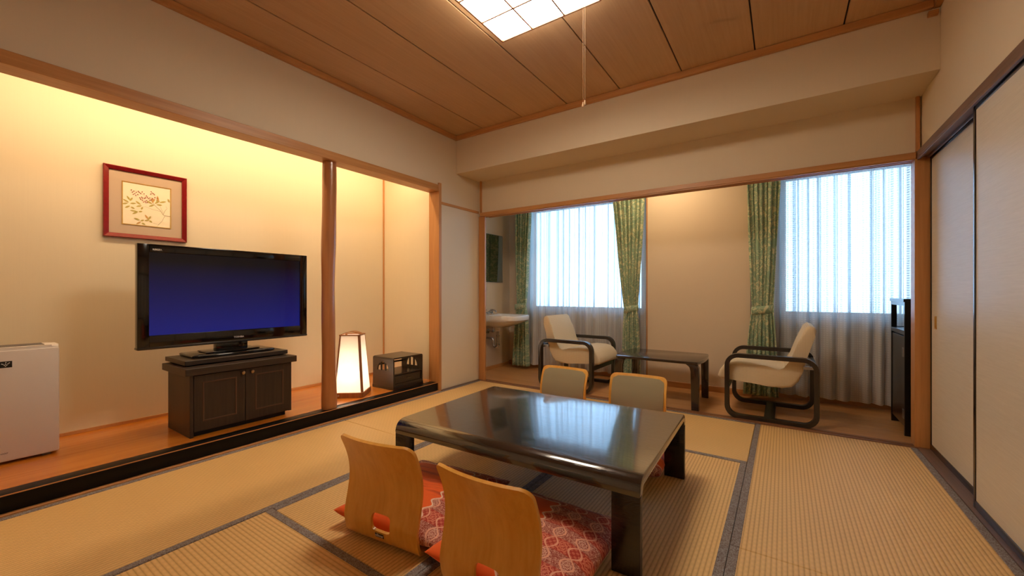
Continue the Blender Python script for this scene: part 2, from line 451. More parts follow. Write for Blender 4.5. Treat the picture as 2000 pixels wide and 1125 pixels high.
def gridmesh(bm, fn, nu, nv, uvfn=None, closed_u=False):
    uvl = bm.loops.layers.uv.verify() if uvfn else None
    g = [[bm.verts.new(fn(i / nu, j / nv)) for i in range(nu + 1)] for j in range(nv + 1)]
    for j in range(nv):
        for i in range(nu):
            f = bm.faces.new((g[j][i], g[j][i + 1], g[j + 1][i + 1], g[j + 1][i]))
            if uvl:
                for l, (a, b) in zip(f.loops, ((i, j), (i + 1, j), (i + 1, j + 1), (i, j + 1))):
                    l[uvl].uv = uvfn(a / nu, b / nv)
    return g

def boxuv(bm, scale=1.0):
    """planar uv by dominant normal, metres"""
    bmesh.ops.recalc_face_normals(bm, faces=bm.faces[:])
    uvl = bm.loops.layers.uv.verify()
    for f in bm.faces:
        n = f.normal; k = max(range(3), key=lambda i: abs(n[i]))
        a, b = [(1, 2), (0, 2), (0, 1)][k]
        for l in f.loops: l[uvl].uv = (l.vert.co[a] * scale, l.vert.co[b] * scale)

def letters(name, body, size, mat, parent, mtx, bold=0.0, ext=0.0006):
    """flat raised lettering turned into a mesh"""
    cu = bpy.data.curves.new(name, 'FONT'); cu.body = body; cu.size = size; cu.extrude = ext; cu.offset = bold
    cu.align_x = 'CENTER'; cu.align_y = 'CENTER'; cu.resolution_u = 2
    tmp = bpy.data.objects.new(name, cu); COL.objects.link(tmp)
    dg = bpy.context.evaluated_depsgraph_get(); me = bpy.data.meshes.new_from_object(tmp.evaluated_get(dg))
    bpy.data.objects.remove(tmp); bpy.data.curves.remove(cu)
    me.transform(mtx); me.materials.clear(); me.materials.append(M[mat])
    o = bpy.data.objects.new(name, me); COL.objects.link(o); o.parent = parent
    return o

def thing(name, label, cat, loc=(0, 0, 0), rz=0.0, group=None):
    o = bpy.data.objects.new(name, None); COL.objects.link(o); o.empty_display_size = 0.05
    o.location = loc; o.rotation_euler = (0, 0, rz); o['label'] = label; o['category'] = cat
    if group: o['group'] = group
    return o
def tag(o, label, cat, group=None):
    o['label'] = label; o['category'] = cat
    if group: o['group'] = group
    return o
def dup(root, loc, rz, label):
    r = root.copy(); COL.objects.link(r); r.location = loc; r.rotation_euler = (0, 0, rz); r['label'] = label
    for ch in list(root.children):
        c = ch.copy(); COL.objects.link(c); c.parent = r
        for g in list(ch.children):
            d = g.copy(); COL.objects.link(d); d.parent = c
    return r
def struct(o): o['kind'] = 'structure'; return o

# ------------------------------------------------------------------ the room
XL, XR, YB, CZ = -2.75, 0.70, 3.445, 2.52
YF = -0.75           # wall behind the photographer
AX0, AY1 = -3.60, 2.86   # alcove back and end
HW, HY, BAY, HX0, HX1, HZ = 4.27, 4.42, 4.42, -3.01, 1.12, 2.25

floor = struct(box('floor', (-2.83, YF, -0.12), (0.80, 3.41, -0.05), 'rail'))
# tatami: eight mats, cloth borders on their long edges
def mat_(x0, x1, y0, y1, along):
    g = 0.0012; h = 0.032
    o = box('tatami_mat', (x0 + g, y0 + g, -0.05), (x1 - g, y1 - g, 0.0), 'tat_' + along, floor, 0.003, 1)
    if along == 'y':
        for a, b in ((x0 + g - 0.0003, x0 + h), (x1 - h, x1 - g + 0.0003)):
            box('cloth_border', (a, y0 + g, -0.045), (b, y1 - g, 0.0022), 'heri', o, 0.0015, 1)
    else:
        for a, b in ((y0 + g - 0.0003, y0 + h), (y1 - h, y1 - g + 0.0003)):
            box('cloth_border', (x0 + g, a, -0.045), (x1 - g, b, 0.0022), 'heri', o, 0.0015, 1)
    return o
mat_(-2.725, -1.862, 1.795, 3.41, 'y'); mat_(-2.725, -1.862, 0.03, 1.795, 'y')
mat_(-1.862, -1.022, 0.885, 2.577, 'y'); mat_(-1.022, -0.167, 0.885, 2.577, 'y')
mat_(-1.862, -0.167, 2.577, 3.41, 'x'); mat_(-1.862, -0.167, 0.03, 0.885, 'x')
mat_(-0.167, 0.677, 1.717, 3.41, 'y'); mat_(-0.167, 0.677, 0.03, 1.717, 'y')
box('entry_board', (-2.75, YF, -0.05), (0.70, 0.029, 0.0), 'floorx', floor)
# wooden tracks along the right and the back
box('door_track', (0.678, YF, -0.05), (0.80, 3.41, 0.004), 'rail', floor, 0.001, 1)
boxes('sill_track', [((-2.75, 3.411, -0.05), (0.80, 3.44, 0.004)), ((-2.75, 3.4415, -0.05), (0.80, 3.4585, 0.000)), ((-2.75, 3.46, -0.05), (0.80, 3.49, 0.004))], 'railx', floor)
# hall floor: boards running along the windows
y = 3.491; k = 0
while y < 4.45:
    y1 = min(y + 0.152, 4.45)
    box('floorboard', (HX0 - 0.03, y, -0.05), (HX1 + 0.03, y1 - 0.0012, 0.0), 'floorx', floor, 0.001, 1); y = y1
# raised alcove floor
box('alcove_board', (AX0 - 0.02, YF, -0.05), (-2.836, AY1 + 0.03, 0.0845), 'deck', floor)
sill = struct(box('trim_1', (-2.836, YF, 0.009), (XL, 2.815, 0.086), 'lacq', None, 0.002, 2))
box('edge_highlight', (XL - 0.0005, YF, 0.0815), (XL + 0.0012, 2.815, 0.0865), 'trim', sill)  # pale strip added as the highlight along the sill's front corner
sill['label'] = 'black lacquered sill along the front of the raised alcove floor'
struct(box('trim_2', (XL - 0.01, YF, -0.05), (-2.7255, 2.815, 0.0085), 'trim', None, 0.001, 1))
struct(box('trim_3', (AX0 + 0.0005, YF, 0.085), (AX0 + 0.014, AY1, 0.103), 'trim'))
struct(box('trim_4', (XL - 0.006, 2.851, -0.05), (-2.7255, 3.44, 0.006), 'rail'))

# ceiling boards with open grooves
ceil = struct(box('ceiling', (-2.85, YF, CZ + 0.012), (0.80, 3.20, CZ + 0.06), 'recess'))
gx = [-2.395 + 0.4485 * i for i in range(-1, 8)]
for a, b in zip(gx, gx[1:]):
    lo, hi = max(a, XL - 0.02), min(b, XR + 0.02)
    if hi > lo: box('ceiling_board', (lo + 0.004, YF, CZ), (hi - 0.004, 3.09, CZ + 0.013), 'ceil', ceil, 0.002, 1)

# walls
WT = 0.12
wl = struct(box('wall_left', (XL - WT, YF, 1.975), (XL, 3.56, CZ + 0.05), 'wall'))
box('wall_panel', (XL - WT, 2.835, -0.05), (XL, 3.4605, 1.976), 'wall', wl)
al = struct(boxes('wall_alcove', [((AX0 - 0.1, YF, -0.05), (AX0, AY1 + 0.1, 2.5)), ((AX0, AY1, -0.05), (XL - 0.12, AY1 + 0.1, 2.5)),
                                  ((AX0, YF, 2.40), (XL - WT, AY1, 2.5))], 'alcove'))
box('corner_strip', (AX0 + 0.0003, AY1 - 0.012, 0.085), (AX0 + 0.012, AY1 - 0.0003, 2.4), 'trimz', al)
wb = struct(box('wall_back', (XL - WT, YB, 1.80), (0.86, YB + 0.10, 2.60), 'wall'))
box('beam', (XL + 0.0005, 3.077, 2.147), (XR - 0.0005, YB + 0.01, 2.60), 'wall', wb)
wr = struct(box('wall_right', (XR, YF, 1.812), (XR + 0.16, 3.56, CZ + 0.05), 'wall'))
struct(boxes('wall_front', [((-3.7, YF - 0.1, -0.1), (0.9, YF, 2.6))], 'wall'))
# hall between the room and the windows
struct(box('wall_hall_left', (HX0 - 0.1, 3.50, -0.05), (HX0, 4.60, 2.40), 'wall_hall'))
struct(boxes('wall_hall_right', [((HX1, 3.50, -0.05), (HX1 + 0.1, 4.60, 2.40)), ((0.80, 3.46, -0.05), (HX1 + 0.1, 3.545, 2.40))], 'wall_hall'))
struct(boxes('wall_hall_front', [((HX0 - 0.1, 3.461, -0.05), (XL + 0.008, 3.50, 2.40))], 'wall_hall'))
struct(box('ceiling_hall', (HX0 - 0.1, 3.50, HZ), (HX1 + 0.1, 4.60, HZ + 0.1), 'wall_hall'))
W1 = (-2.72, -1.24, 0.70, 2.02); W2 = (-0.045, 0.99, 0.70, 2.02)
ww = struct(boxes('wall_window', [
    ((HX0, BAY, -0.05), (W1[0], BAY + 0.18, HZ)), ((W1[0], BAY, -0.05), (W1[1], BAY + 0.18, W1[2])), ((W1[0], BAY, W1[3]), (W1[1], BAY + 0.18, HZ)),
    ((W1[1], BAY, -0.05), (W2[0], BAY + 0.18, HZ)), ((W2[0], BAY, -0.05), (W2[1], BAY + 0.18, W2[2])), ((W2[0], BAY, W2[3]), (W2[1], BAY + 0.18, HZ)),
    ((W2[1], BAY, -0.05), (HX1, BAY + 0.18, HZ))], 'wall_hall'))
box('pier', (-1.172, HW, -0.05), (-0.25, BAY + 0.01, HZ), 'wall_hall', ww)
struct(box('trim_5', (-1.184, HW - 0.004, 0.0), (-1.172, BAY, HZ), 'trimz'))
for i, (a, b, yy) in enumerate(((HX0, -1.185, BAY), (-1.184, -0.238, HW), (-0.237, HX1, BAY))):
    struct(box('baseboard_back' if i == 0 else 'baseboard_back.%03d' % i, (a, yy - 0.012, 0.0), (b, yy - 0.0003, 0.055), 'trimx', None, 0.002, 1))
struct(box('baseboard_left', (HX0 + 0.0003, 3.545, 0.0), (HX0 + 0.012, BAY - 0.013, 0.04), 'trim', None, 0.002, 1))

# lintels, rails and posts
lint = struct(box('trim_6', (-2.865, YF, 1.918), (XL + 0.014, 2.814, 1.978), 'trim', None, 0.002, 1))          # over the alcove
struct(box('trim_7', (-2.87, 2.8155, 0.0), (XL + 0.017, 2.85, 2.0), 'trimz', None, 0.002, 1))                   # alcove end post
struct(box('trim_8', (XL + 0.0003, 2.8515, 1.80), (XL + 0.006, 3.44, 1.826), 'trim', None, 0.001, 1))           # thin rail on the end wall
struct(box('trim_9', (XL + 0.0003, YF, 2.478), (XL + 0.03, 3.0765, CZ - 0.0005), 'trim', None, 0.003, 1))       # ceiling mouldings
struct(box('trim_10', (XL + 0.031, 3.047, 2.478), (XR - 0.031, 3.0765, CZ - 0.0005), 'trimx', None, 0.003, 1))
struct(box('trim_11', (XR - 0.03, YF, 2.478), (XR - 0.0003, 3.0765, CZ - 0.0005), 'trim', None, 0.003, 1))
hd = struct(box('trim_12', (-2.72, 3.42, 1.768), (0.675, 3.52, 1.806), 'trimx', None, 0.002, 1))                # header of the opening
for yy in (3.425, 3.464, 3.503): box('guide_rail', (-2.66, yy, 1.760), (0.668, yy + 0.012, 1.7685), 'trimx', hd)
struct(box('trim_13', (-2.745, 3.435, 0.004), (-2.662, 3.46, 1.767), 'trimz', None, 0.002, 1))                  # left post
struct(box('trim_14', (0.668, 3.428, 0.004), (0.740, 3.52, 1.81), 'trimz', None, 0.002, 1))                     # right post
struct(box('trim_15', (-2.722, 3.425, 1.807), (-2.706, 3.4447, 2.146), 'trimz'))                                # thin corner strips
struct(box('trim_16', (0.674, 3.425, 1.812), (0.690, 3.4447, 2.146), 'trimz'))
kr = struct(boxes('trim_17', [((0.678, YF, 1.772), (0.80, 3.427, 1.812)), ((0.678, YF, 1.758), (0.690, 3.427, 1.773)), ((0.7235, YF, 1.758), (0.7305, 3.427, 1.773)), ((0.772, YF, 1.758), (0.80, 3.427, 1.773))], 'rail', None, 0.001, 1))
struct(box('trim_18', (0.648, 3.050, 2.437), (0.688, 3.0765, 2.461), 'trimx', None, 0.001, 1))                  # small block under the moulding

# log pillar of the alcove, slightly irregular
def pillar():
    bm = bmesh.new(); n = 22; rings = []
    for k in range(25):
        z = 0.086 + (1.918 - 0.086) * k / 24
        r0 = 0.0475 + 0.004 * math.sin(k * 0.9) * 0.4 + 0.0025 * math.sin(k * 0.37 + 1) + (0.003 if k < 2 else 0)
        ox, oy = 0.003 * math.sin(k * 0.33), 0.004 * math.sin(k * 0.27 + 2)
        rings.append([bm.verts.new((ox + (r0 + 0.0015 * math.sin(3 * a + k * .3)) * math.cos(a), oy + (r0 + 0.0015 * math.sin(2 * a)) * math.sin(a), z)) for a in [2 * PI * i / n for i in range(n)]])
    for A, B in zip(rings, rings[1:]):
        for i in range(n): bm.faces.new((A[i], A[(i + 1) % n], B[(i + 1) % n], B[i]))
    bm.faces.new(rings[0][::-1]); bm.faces.new(rings[-1])
    o = finish('alcove_pillar', bm, 'pillar'); o.location = (-2.812, 1.735, 0.0); return struct(o)
pillar()

# sliding doors on the right
def fusuma(name, x0, x1, y0, y1, handle=True):
    z0, z1 = 0.0045, 1.771; st = 0.022
    d = struct(box(name, (x0 + 0.004, y0 + st, z0 + 0.03), (x1 - 0.004, y1 - st, z1 - 0.022), 'fus'))
    for a, b in ((y0, y0 + st), (y1 - st, y1)): box('stile', (x0, a, z0), (x1, b, z1), 'lacqs', d, 0.003, 2)
    box('rail', (x0, y0 + st, z0), (x1, y1 - st, z0 + 0.036), 'lacqs', d, 0.003, 2)
    box('rail', (x0, y0 + st, z1 - 0.026), (x1, y1 - st, z1), 'lacqs', d, 0.003, 2)
    if handle:
        ya = y1 - 0.115
        p = boxes('finger_pull', [((x0 + 0.002, ya, 0.735), (x0 + 0.0045, ya + 0.036, 0.742)), ((x0 + 0.002, ya, 0.803), (x0 + 0.0045, ya + 0.036, 0.81)),
                                  ((x0 + 0.002, ya, 0.742), (x0 + 0.0045, ya + 0.006, 0.803)), ((x0 + 0.002, ya + 0.03, 0.742), (x0 + 0.0045, ya + 0.036, 0.803)),
                                  ((x0 + 0.0038, ya + 0.006, 0.742), (x0 + 0.0045, ya + 0.03, 0.803))], 'brass', d)
        p['label'] = 'small brass finger pull set into the paper door'
    return d
fusuma('door_1', 0.733, 0.760, 2.58, 3.425)
fusuma('door_2', 0.695, 0.722, 1.73, 2.615, False)
fusuma('door_3', 0.733, 0.760, 0.88, 1.76, False)
fusuma('door_4', 0.695, 0.722, YF + 0.02, 0.90, False)
struct(box('wall_right_low', (0.80, YF, -0.05), (0.86, 3.46, 1.83), 'wall'))

# windows
def window(name, x0, x1, z0, z1):
    f = 0.035; y0, y1 = BAY + 0.07, BAY + 0.13
    fr = struct(boxes(name, [((x0, y0, z0), (x0 + f, y1, z1)), ((x1 - f, y0, z0), (x1, y1, z1)), ((x0 + f, y0, z0), (x1 - f, y1, z0 + f)), ((x0 + f, y0, z1 - f), (x1 - f, y1, z1))], 'alu'))
    zt = z1 - f
    for a, b, yy in ((x0 + f, x1 - f, y0 + 0.02),):
        s = boxes('sash', [((a, yy, z0 + f), (a + 0.03, yy + 0.02, zt)), ((b - 0.03, yy, z0 + f), (b, yy + 0.02, zt)), ((a + 0.03, yy, z0 + f), (b - 0.03, yy + 0.02, z0 + f + 0.04)), ((a + 0.03, yy, zt - 0.012), (b - 0.03, yy + 0.02, zt))], 'alu', fr)
        box('pane', (a + 0.03, yy + 0.008, z0 + f + 0.04), (b - 0.03, yy + 0.012, zt - 0.012), 'glass', s)
    box('window_sill', (x0 - 0.02, BAY - 0.02, z0 - 0.02), (x1 + 0.02, y0, z0), 'trimx', fr, 0.003, 1)
    return fr
window('window_1', *W1); window('window_2', *W2)

# ------------------------------------------------------------------ ceiling lamp
lamp = thing('ceiling_light', 'square lattice ceiling light with glowing white panes set on the boarded ceiling', 'ceiling light', (-1.08, 1.668, 2.44))
LW, LD = 0.302, 0.290
boxes('rim', [((-LW - 0.008, -LD - 0.008, -0.002), (-LW, LD + 0.008, 0.012)), ((LW, -LD - 0.008, -0.002), (LW + 0.008, LD + 0.008, 0.012)),
                  ((-LW, -LD - 0.008, -0.002), (LW, -LD, 0.012)), ((-LW, LD, -0.002), (LW, LD + 0.008, 0.012))], 'lampwood', lamp)
for lo, hi in (((-LW, -LD, 0.012), (-LW + 0.004, LD, 0.066)), ((LW - 0.004, -LD, 0.012), (LW, LD, 0.066)), ((-LW + 0.004, -LD, 0.012), (LW - 0.004, -LD + 0.004, 0.066)), ((-LW + 0.004, LD - 0.004, 0.012), (LW - 0.004, LD, 0.066))):
    box('side_pane', lo, hi, 'side_pane', lamp)
LP, LQ = LW / 1.5, LD / 1.5
for i in range(3):
    for j in range(3):
        xa, ya = -LW + i * LP, -LD + j * LQ
        box('light_pane', (xa + 0.002, ya + 0.002, 0.004), (xa + LP - 0.002, ya + LQ - 0.002, 0.009), 'pane', lamp)
for i in (1, 2):
    box('lattice_bar', (-LW + i * LP - 0.004, -LD, 0.0), (-LW + i * LP + 0.004, LD, 0.008), 'lampwood', lamp)
    box('lattice_bar', (-LW, -LD + i * LQ - 0.004, 0.0005), (LW, -LD + i * LQ + 0.004, 0.0078), 'lampwood', lamp)
box('back_plate', (-LW, -LD, 0.066), (LW, LD, 0.074), 'white_pl', lamp)
for dx, zb in ((0.0, 1.836), (0.010, 1.842)):
    bm = bmesh.new(); px, py = 0.285 + dx, 0.125
    tubep(bm, [(px, py, 0.002), (px, py, zb - 2.44 + 0.02)], 0.0007, 6)
    c_ = finish('pull_cord', bm, 'cord', lamp)
    bm = bmesh.new(); lathe(bm, [(0.0015, 0.024), (0.003, 0.02), (0.0055, 0.004), (0.005, 0.0), (0.002, -0.001)], 10, (px, py, zb - 2.44)); finish('cord_end', bm, 'cord', c_)

# ------------------------------------------------------------------ things in the alcove
# television cabinet (front faces +x)
cb = thing('television_cabinet', 'dark brown two-door cabinet standing on the orange alcove floor under the television', 'cabinet', (-2.906, 0.916, 0.0845))
D, Wd = 0.36, 0.592
boxes('carcass', [((-D, 0, 0.03), (-0.018, Wd, 0.37))], 'cab', cb)
box('side_panel', (-D, -0.0005, 0.0), (0.0, 0.018, 0.372), 'cab', cb, 0.001, 1); box('side_panel', (-D, Wd - 0.018, 0.0275), (0.0, Wd + 0.0005, 0.372), 'cab', cb, 0.001, 1)
box('plinth', (-D + 0.02, 0.018, 0.0), (-0.028, Wd - 0.03, 0.03), 'recess', cb)
box('cabinet_top', (-D - 0.012, -0.028, 0.372), (0.022, Wd + 0.028, 0.414), 'caby', cb, 0.002, 1)
for n, (a, b) in enumerate(((0.020, 0.2945), (0.2975, Wd - 0.002))):
    dr = box('door', (-0.018, a, 0.031), (0.002, b, 0.367), 'cab', cb, 0.0015, 1)
    ia, ib, za, zb = (0.062, 0.246, 0.086, 0.356 - 0.03) if n == 0 else (0.354, 0.536, 0.086, 0.326)
    t = 0.009
    for lo, hi in (((0.0015, ia, za), (0.0045, ia + t, zb)), ((0.0015, ib - t, za), (0.0045, ib, zb)), ((0.0015, ia + t, za), (0.0045, ib - t, za + t)), ((0.0015, ia + t, zb - t), (0.0045, ib - t, zb))):
        box('moulding', lo, hi, 'mould', dr, 0.001, 1)
    bm = bmesh.new(); ky = 0.277 if n == 0 else 0.330
    lathe(bm, [(0.005, 0), (0.005, 0.008), (0.010, 0.012), (0.012, 0.018), (0.010, 0.023), (0.004, 0.025)], 14, (0, 0, 0), Matrix.Translation((0.002, ky, 0.347)) @ Matrix.Rotation(PI / 2, 4, 'Y'))
    finish('knob', bm, 'knob', dr)['label'] = 'small round brass knob'
# riser slab between cabinet and television
rs = box('riser_board', (-0.17, 0, 0), (0.17, 0.606, 0.028), 'caby', None, 0.002, 1)
for fx in (-0.15, 0.12):
    for fy in (0.02, 0.556): box('foot', (fx, fy, -0.007), (fx + 0.03, fy + 0.03, 0.0), 'recess', rs)
rs.location = (-3.15, 0.915, 0.0845 + 0.414 + 0.0072); tag(rs, 'dark brown riser board lying on the cabinet top under the television stand', 'board')

tv = thing('television', 'wide black flat television with a blue screen on its stand', 'television', (-3.15, 1.222, 0.5342), math.radians(-0.4))
# local: screen faces +x, width along y; bottom at z .083
TW, TB, TT = 0.497, 0.077, 0.700
bm = bmesh.new(); bx(bm, (-0.05, -TW + 0.03, TB + 0.03), (0.02, TW - 0.03, TT - 0.02), 0.02, 2); finish('housing', bm, 'bezel', tv)
sy0, sy1, sz0, sz1 = -0.443, 0.443, 0.160, 0.653
bz = boxes('bezel', [((0.02, -TW, TB + 0.012), (0.066, sy0, TT)), ((0.02, sy1, TB + 0.012), (0.066, TW, TT)), ((0.02, sy0, TB + 0.012), (0.066, sy1, sz0)), ((0.02, sy0, sz1), (0.066, sy1, TT))], 'gloss', tv, 0.003, 2)
box('bottom_lip', (0.012, -TW - 0.002, TB), (0.070, TW + 0.002, TB + 0.016), 'tvtrim', tv, 0.006, 2)['label'] = 'silver grey lip along the bottom edge of the frame'
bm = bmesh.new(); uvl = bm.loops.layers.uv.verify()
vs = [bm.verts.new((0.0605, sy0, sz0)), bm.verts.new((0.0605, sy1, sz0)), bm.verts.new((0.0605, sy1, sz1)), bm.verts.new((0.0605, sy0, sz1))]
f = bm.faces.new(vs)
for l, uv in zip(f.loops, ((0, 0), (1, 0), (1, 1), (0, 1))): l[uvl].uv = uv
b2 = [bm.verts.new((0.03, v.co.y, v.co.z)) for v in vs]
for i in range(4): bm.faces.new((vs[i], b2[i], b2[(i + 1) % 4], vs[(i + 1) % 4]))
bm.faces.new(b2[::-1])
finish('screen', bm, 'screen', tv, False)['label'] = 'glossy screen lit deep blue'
FACEX = Matrix(((0, 0, 1, 0), (1, 0, 0, 0), (0, 1, 0, 0), (0, 0, 0, 1)))     # text x->y, y->z, facing +x
letters('brand_lettering', 'TOSHIBA', 0.0150, 'ink', tv, Matrix.Translation((0.0663, 0.025, 0.112)) @ FACEX, 0.0004)
letters('series_lettering', 'REGZA', 0.0140, 'ink', tv, Matrix.Translation((0.0663, -0.407, 0.668)) @ FACEX, 0.0006)
box('stand_neck', (-0.02, -0.095, 0.02), (0.03, 0.095, 0.10), 'gloss', tv, 0.004, 2)
bm = bmesh.new()
prism(bm, [(-0.15, -0.24), (0.09, -0.245), (0.115, -0.20), (0.125, 0.0), (0.115, 0.20), (0.09, 0.245), (-0.15, 0.24)], 'z', 0.0, 0.018, 0.008, 2)
prism(bm, [(-0.09, -0.16), (0.06, -0.16), (0.075, 0), (0.06, 0.16), (-0.09, 0.16)], 'z', 0.018, 0.03, 0.008, 2)
finish('stand_base', bm, 'gloss', tv)

# framed painting on the alcove wall (faces +x)
pic = thing('framed_picture', 'crimson framed painting of red berries and leafy branches on the alcove wall', 'picture', (AX0, 0.895, 1.54))
PW, PH, FB = 0.217, 0.232, 0.028
bm = bmesh.new()
def frame_ring(bm, rings):
    vs = [[bm.verts.new((x, sy * a, sz * b)) for sy, sz in ((-1, -1), (1, -1), (1, 1), (-1, 1))] for x, a, b in rings]
    n = len(vs)
    for i in range(n):
        A, B = vs[i], vs[(i + 1) % n]
        for k in range(4): bm.faces.new((A[k], A[(k + 1) % 4], B[(k + 1) % 4], B[k]))
frame_ring(bm, [(0.001, PW, PH), (0.018, PW, PH), (0.022, PW - 0.004, PH - 0.004), (0.014, PW - FB + 0.003, PH - FB + 0.003), (0.011, PW - FB, PH - FB), (0.001, PW - FB, PH - FB)])
finish('frame', bm, 'frame_red', pic, True, 20)
box('mat_board', (0.002, -PW + FB, -PH + FB), (0.006, PW - FB, PH - FB), 'mat_board', pic)
ay0, ay1, az0, az1 = -0.123, 0.124, -0.138, 0.136
bm = bmesh.new()
for lo, hi in (((ay0 - 0.005, az0 - 0.005), (ay0, az1 + 0.005)), ((ay1, az0 - 0.005), (ay1 + 0.005, az1 + 0.005)), ((ay0, az0 - 0.005), (ay1, az0)), ((ay0, az1), (ay1, az1 + 0.005))):
    bx(bm, (0.0055, lo[0], lo[1]), (0.0085, hi[0], hi[1]))
finish('gilt_fillet', bm, 'gilt', pic)
art = box('painting', (0.0055, ay0, az0), (0.0066, ay1, az1), 'art', pic)
def pxy(u, v):  # picture-plane coordinates (0..1 from left/top) to local y, z
    return ay0 + (ay1 - ay0) * u, az1 - (az1 - az0) * v
def ribbon(bm, pts, w0, w1):
    P_ = [Vector((0.0, *pxy(*p))) for p in pts]; L = []; R = []
    for i, p in enumerate(P_):
        t = (P_[min(i + 1, len(P_) - 1)] - P_[max(i - 1, 0)]).normalized(); s = Vector((0, -t.z, t.y)); ww_ = w0 + (w1 - w0) * i / (len(P_) - 1)
        L.append(bm.verts.new(p + s * ww_ + Vector((0.0068, 0, 0)))); R.append(bm.verts.new(p - s * ww_ + Vector((0.0068, 0, 0))))
    for i in range(len(P_) - 1): bm.faces.new((L[i], L[i + 1], R[i + 1], R[i]))
def leaf(bm, u, v, ang, ln, wd, dx=0.0):
    y0, z0 = pxy(u, v); a = math.radians(ang); vs1 = []; vs2 = []
    for k in range(6):
        t = k / 5; w_ = wd * math.sin(PI * min(1, t * 0.95 + 0.05)) ** 0.8
        cy, cz = y0 + math.cos(a) * ln * t, z0 + math.sin(a) * ln * t
        vs1.append(bm.verts.new((0.0070 + dx, cy - math.sin(a) * w_, cz + math.cos(a) * w_))); vs2.append(bm.verts.new((0.0070 + dx, cy + math.sin(a) * w_, cz - math.cos(a) * w_)))
    for k in range(5): bm.faces.new((vs1[k], vs1[k + 1], vs2[k + 1], vs2[k]))
bm = bmesh.new()
ribbon(bm, [(1.0, .70), (.88, .70), (.84, .68), (.78, .58), (.66, .47), (.56, .42)], .0016, .0008)
ribbon(bm, [(.84, .68), (.88, .58), (.93, .50), (.90, .46)], .0009, .0005); ribbon(bm, [(.84, .64), (.78, .48)], .0007, .0004)
ribbon(bm, [(.88, .70), (.82, .84), (.74, .94), (.62, .92)], .0009, .0005); ribbon(bm, [(.78, .60), (.62, .58), (.46, .53), (.40, .55)], .0007, .0004); ribbon(bm, [(.82, .84), (.70, 1.0)], .0007, .0004)
ribbon(bm, [(.66, .47), (.60, .38), (.50, .30), (.36, .22), (.24, .16)], .0007, .0003)
finish('painted_branch', bm, 'art_branch', art, False)
bm = bmesh.new(); bm2 = bmesh.new(); lk = 0
for u, v, a, l in ((.14, .42, 120, .03), (.14, .44, 60, .028), (.12, .48, 150, .034), (.10, .50, 200, .03), (.15, .50, 10, .03), (.14, .56, 215, .03), (.16, .58, 330, .022),
                   (.30, .68, 175, .04), (.30, .68, 215, .034), (.32, .68, 20, .02), (.36, .50, 140, .034), (.38, .52, 200, .03), (.40, .55, 250, .02),
                   (.62, .42, 100, .04), (.60, .44, 150, .034), (.66, .42, 40, .036), (.70, .40, 80, .036), (.74, .36, 100, .04), (.76, .38, 20, .04), (.64, .46, 210, .032), (.60, .40, 60, .03), (.70, .44, 0, .03),
                   (.52, .84, 120, .035), (.52, .84, 60, .028), (.54, .85, 200, .026), (.54, .86, 320, .02), (.34, .88, 160, .03), (.36, .92, 220, .03), (.38, .94, 330, .022), (.36, .90, 30, .02), (.98, .34, 110, .024)):
    lk += 1; leaf(bm if random.random() < 0.72 else bm2, u, v, a, l, 0.0052, lk * 0.00003)
finish('painted_leaves', bm, 'art_leaf', art, False)['kind'] = 'stuff'; finish('painted_rust_leaves', bm2, 'art_rust', art, False)['kind'] = 'stuff'
bm = bmesh.new()
for u, v in [(.17, .17), (.22, .19), (.19, .22), (.27, .21), (.24, .25), (.31, .18), (.33, .20), (.21, .27), (.30, .26), (.36, .22), (.39, .18), (.43, .22), (.26, .29), (.58, .14), (.60, .17), (.63, .18), (.57, .20), (.65, .20),
             (.48, .26), (.50, .29), (.46, .31), (.52, .32), (.44, .33), (.38, .31), (.40, .33), (.34, .33), (.55, .30), (.36, .36), (.58, .34), (.66, .27), (.71, .28), (.48, .38), (.45, .40), (.50, .42), (.42, .42), (.47, .43), (.61, .31), (.40, .38), (.55, .36)]:
    y_, z_ = pxy(u, v); bm.faces.new([bm.verts.new((0.0084, y_ + 0.0034 * math.cos(2 * PI * i / 7), z_ + 0.0034 * math.sin(2 * PI * i / 7))) for i in range(7)])
finish('painted_berries', bm, 'art_berry', art, False)['kind'] = 'stuff'

# air purifier (front faces +x)
ap = thing('air_purifier', 'white air purifier standing on the alcove floor against the cream wall', 'air purifier', (-3.241, 0.447, 0.0845))
bm = bmesh.new(); prism(bm, rrect(-0.175, -0.40, -0.012, 0.0, 0.028), 'z', 0.012, 0.585, 0.012, 3); finish('body', bm, 'white_pl', ap)
bm = bmesh.new(); prism(bm, rrect(-0.398, 0.015, -0.002, 0.570, 0.008, 3), 'x', -0.012, 0.0, 0.004, 2); pn = finish('front_panel', bm, 'white_pl', ap)
bm = bmesh.new()
for k in range(9): bx(bm, (-0.155 + k * 0.013, -0.36, 0.5845), (-0.148 + k * 0.013, -0.05, 0.588))
finish('outlet_grille', bm, 'grey_pl', ap)
for yy in (-0.35, -0.06):
    for xx in (-0.15, -0.05): box('foot', (xx, yy, 0.0), (xx + 0.03, yy + 0.03, 0.013), 'grey_pl', ap)
bd = box('badge', (0.0, -0.205, 0.486), (0.0015, -0.163, 0.518), 'badge', ap); bd['label'] = 'small black badge with a white cluster mark'
bm = bmesh.new()
for dy, dz in ((0, -.008), (-.004, -.003), (.004, -.003), (-.008, .002), (.0, .002), (.008, .003), (-.012, .004), (.012, .007), (.001, .010)):
    c_ = (0.0017, -0.184 + dy, 0.502 + dz); bm.faces.new([bm.verts.new((c_[0], c_[1] + .0024 * math.cos(2 * PI * i / 8), c_[2] + .0024 * math.sin(2 * PI * i / 8))) for i in range(8)])
finish('badge_mark', bm, 'ink', bd, False)
letters('maker_lettering', 'SHARP', 0.011, 'inkd', ap, Matrix.Translation((0.0006, -0.192, 0.055)) @ FACEX, 0.0, 0.0003)

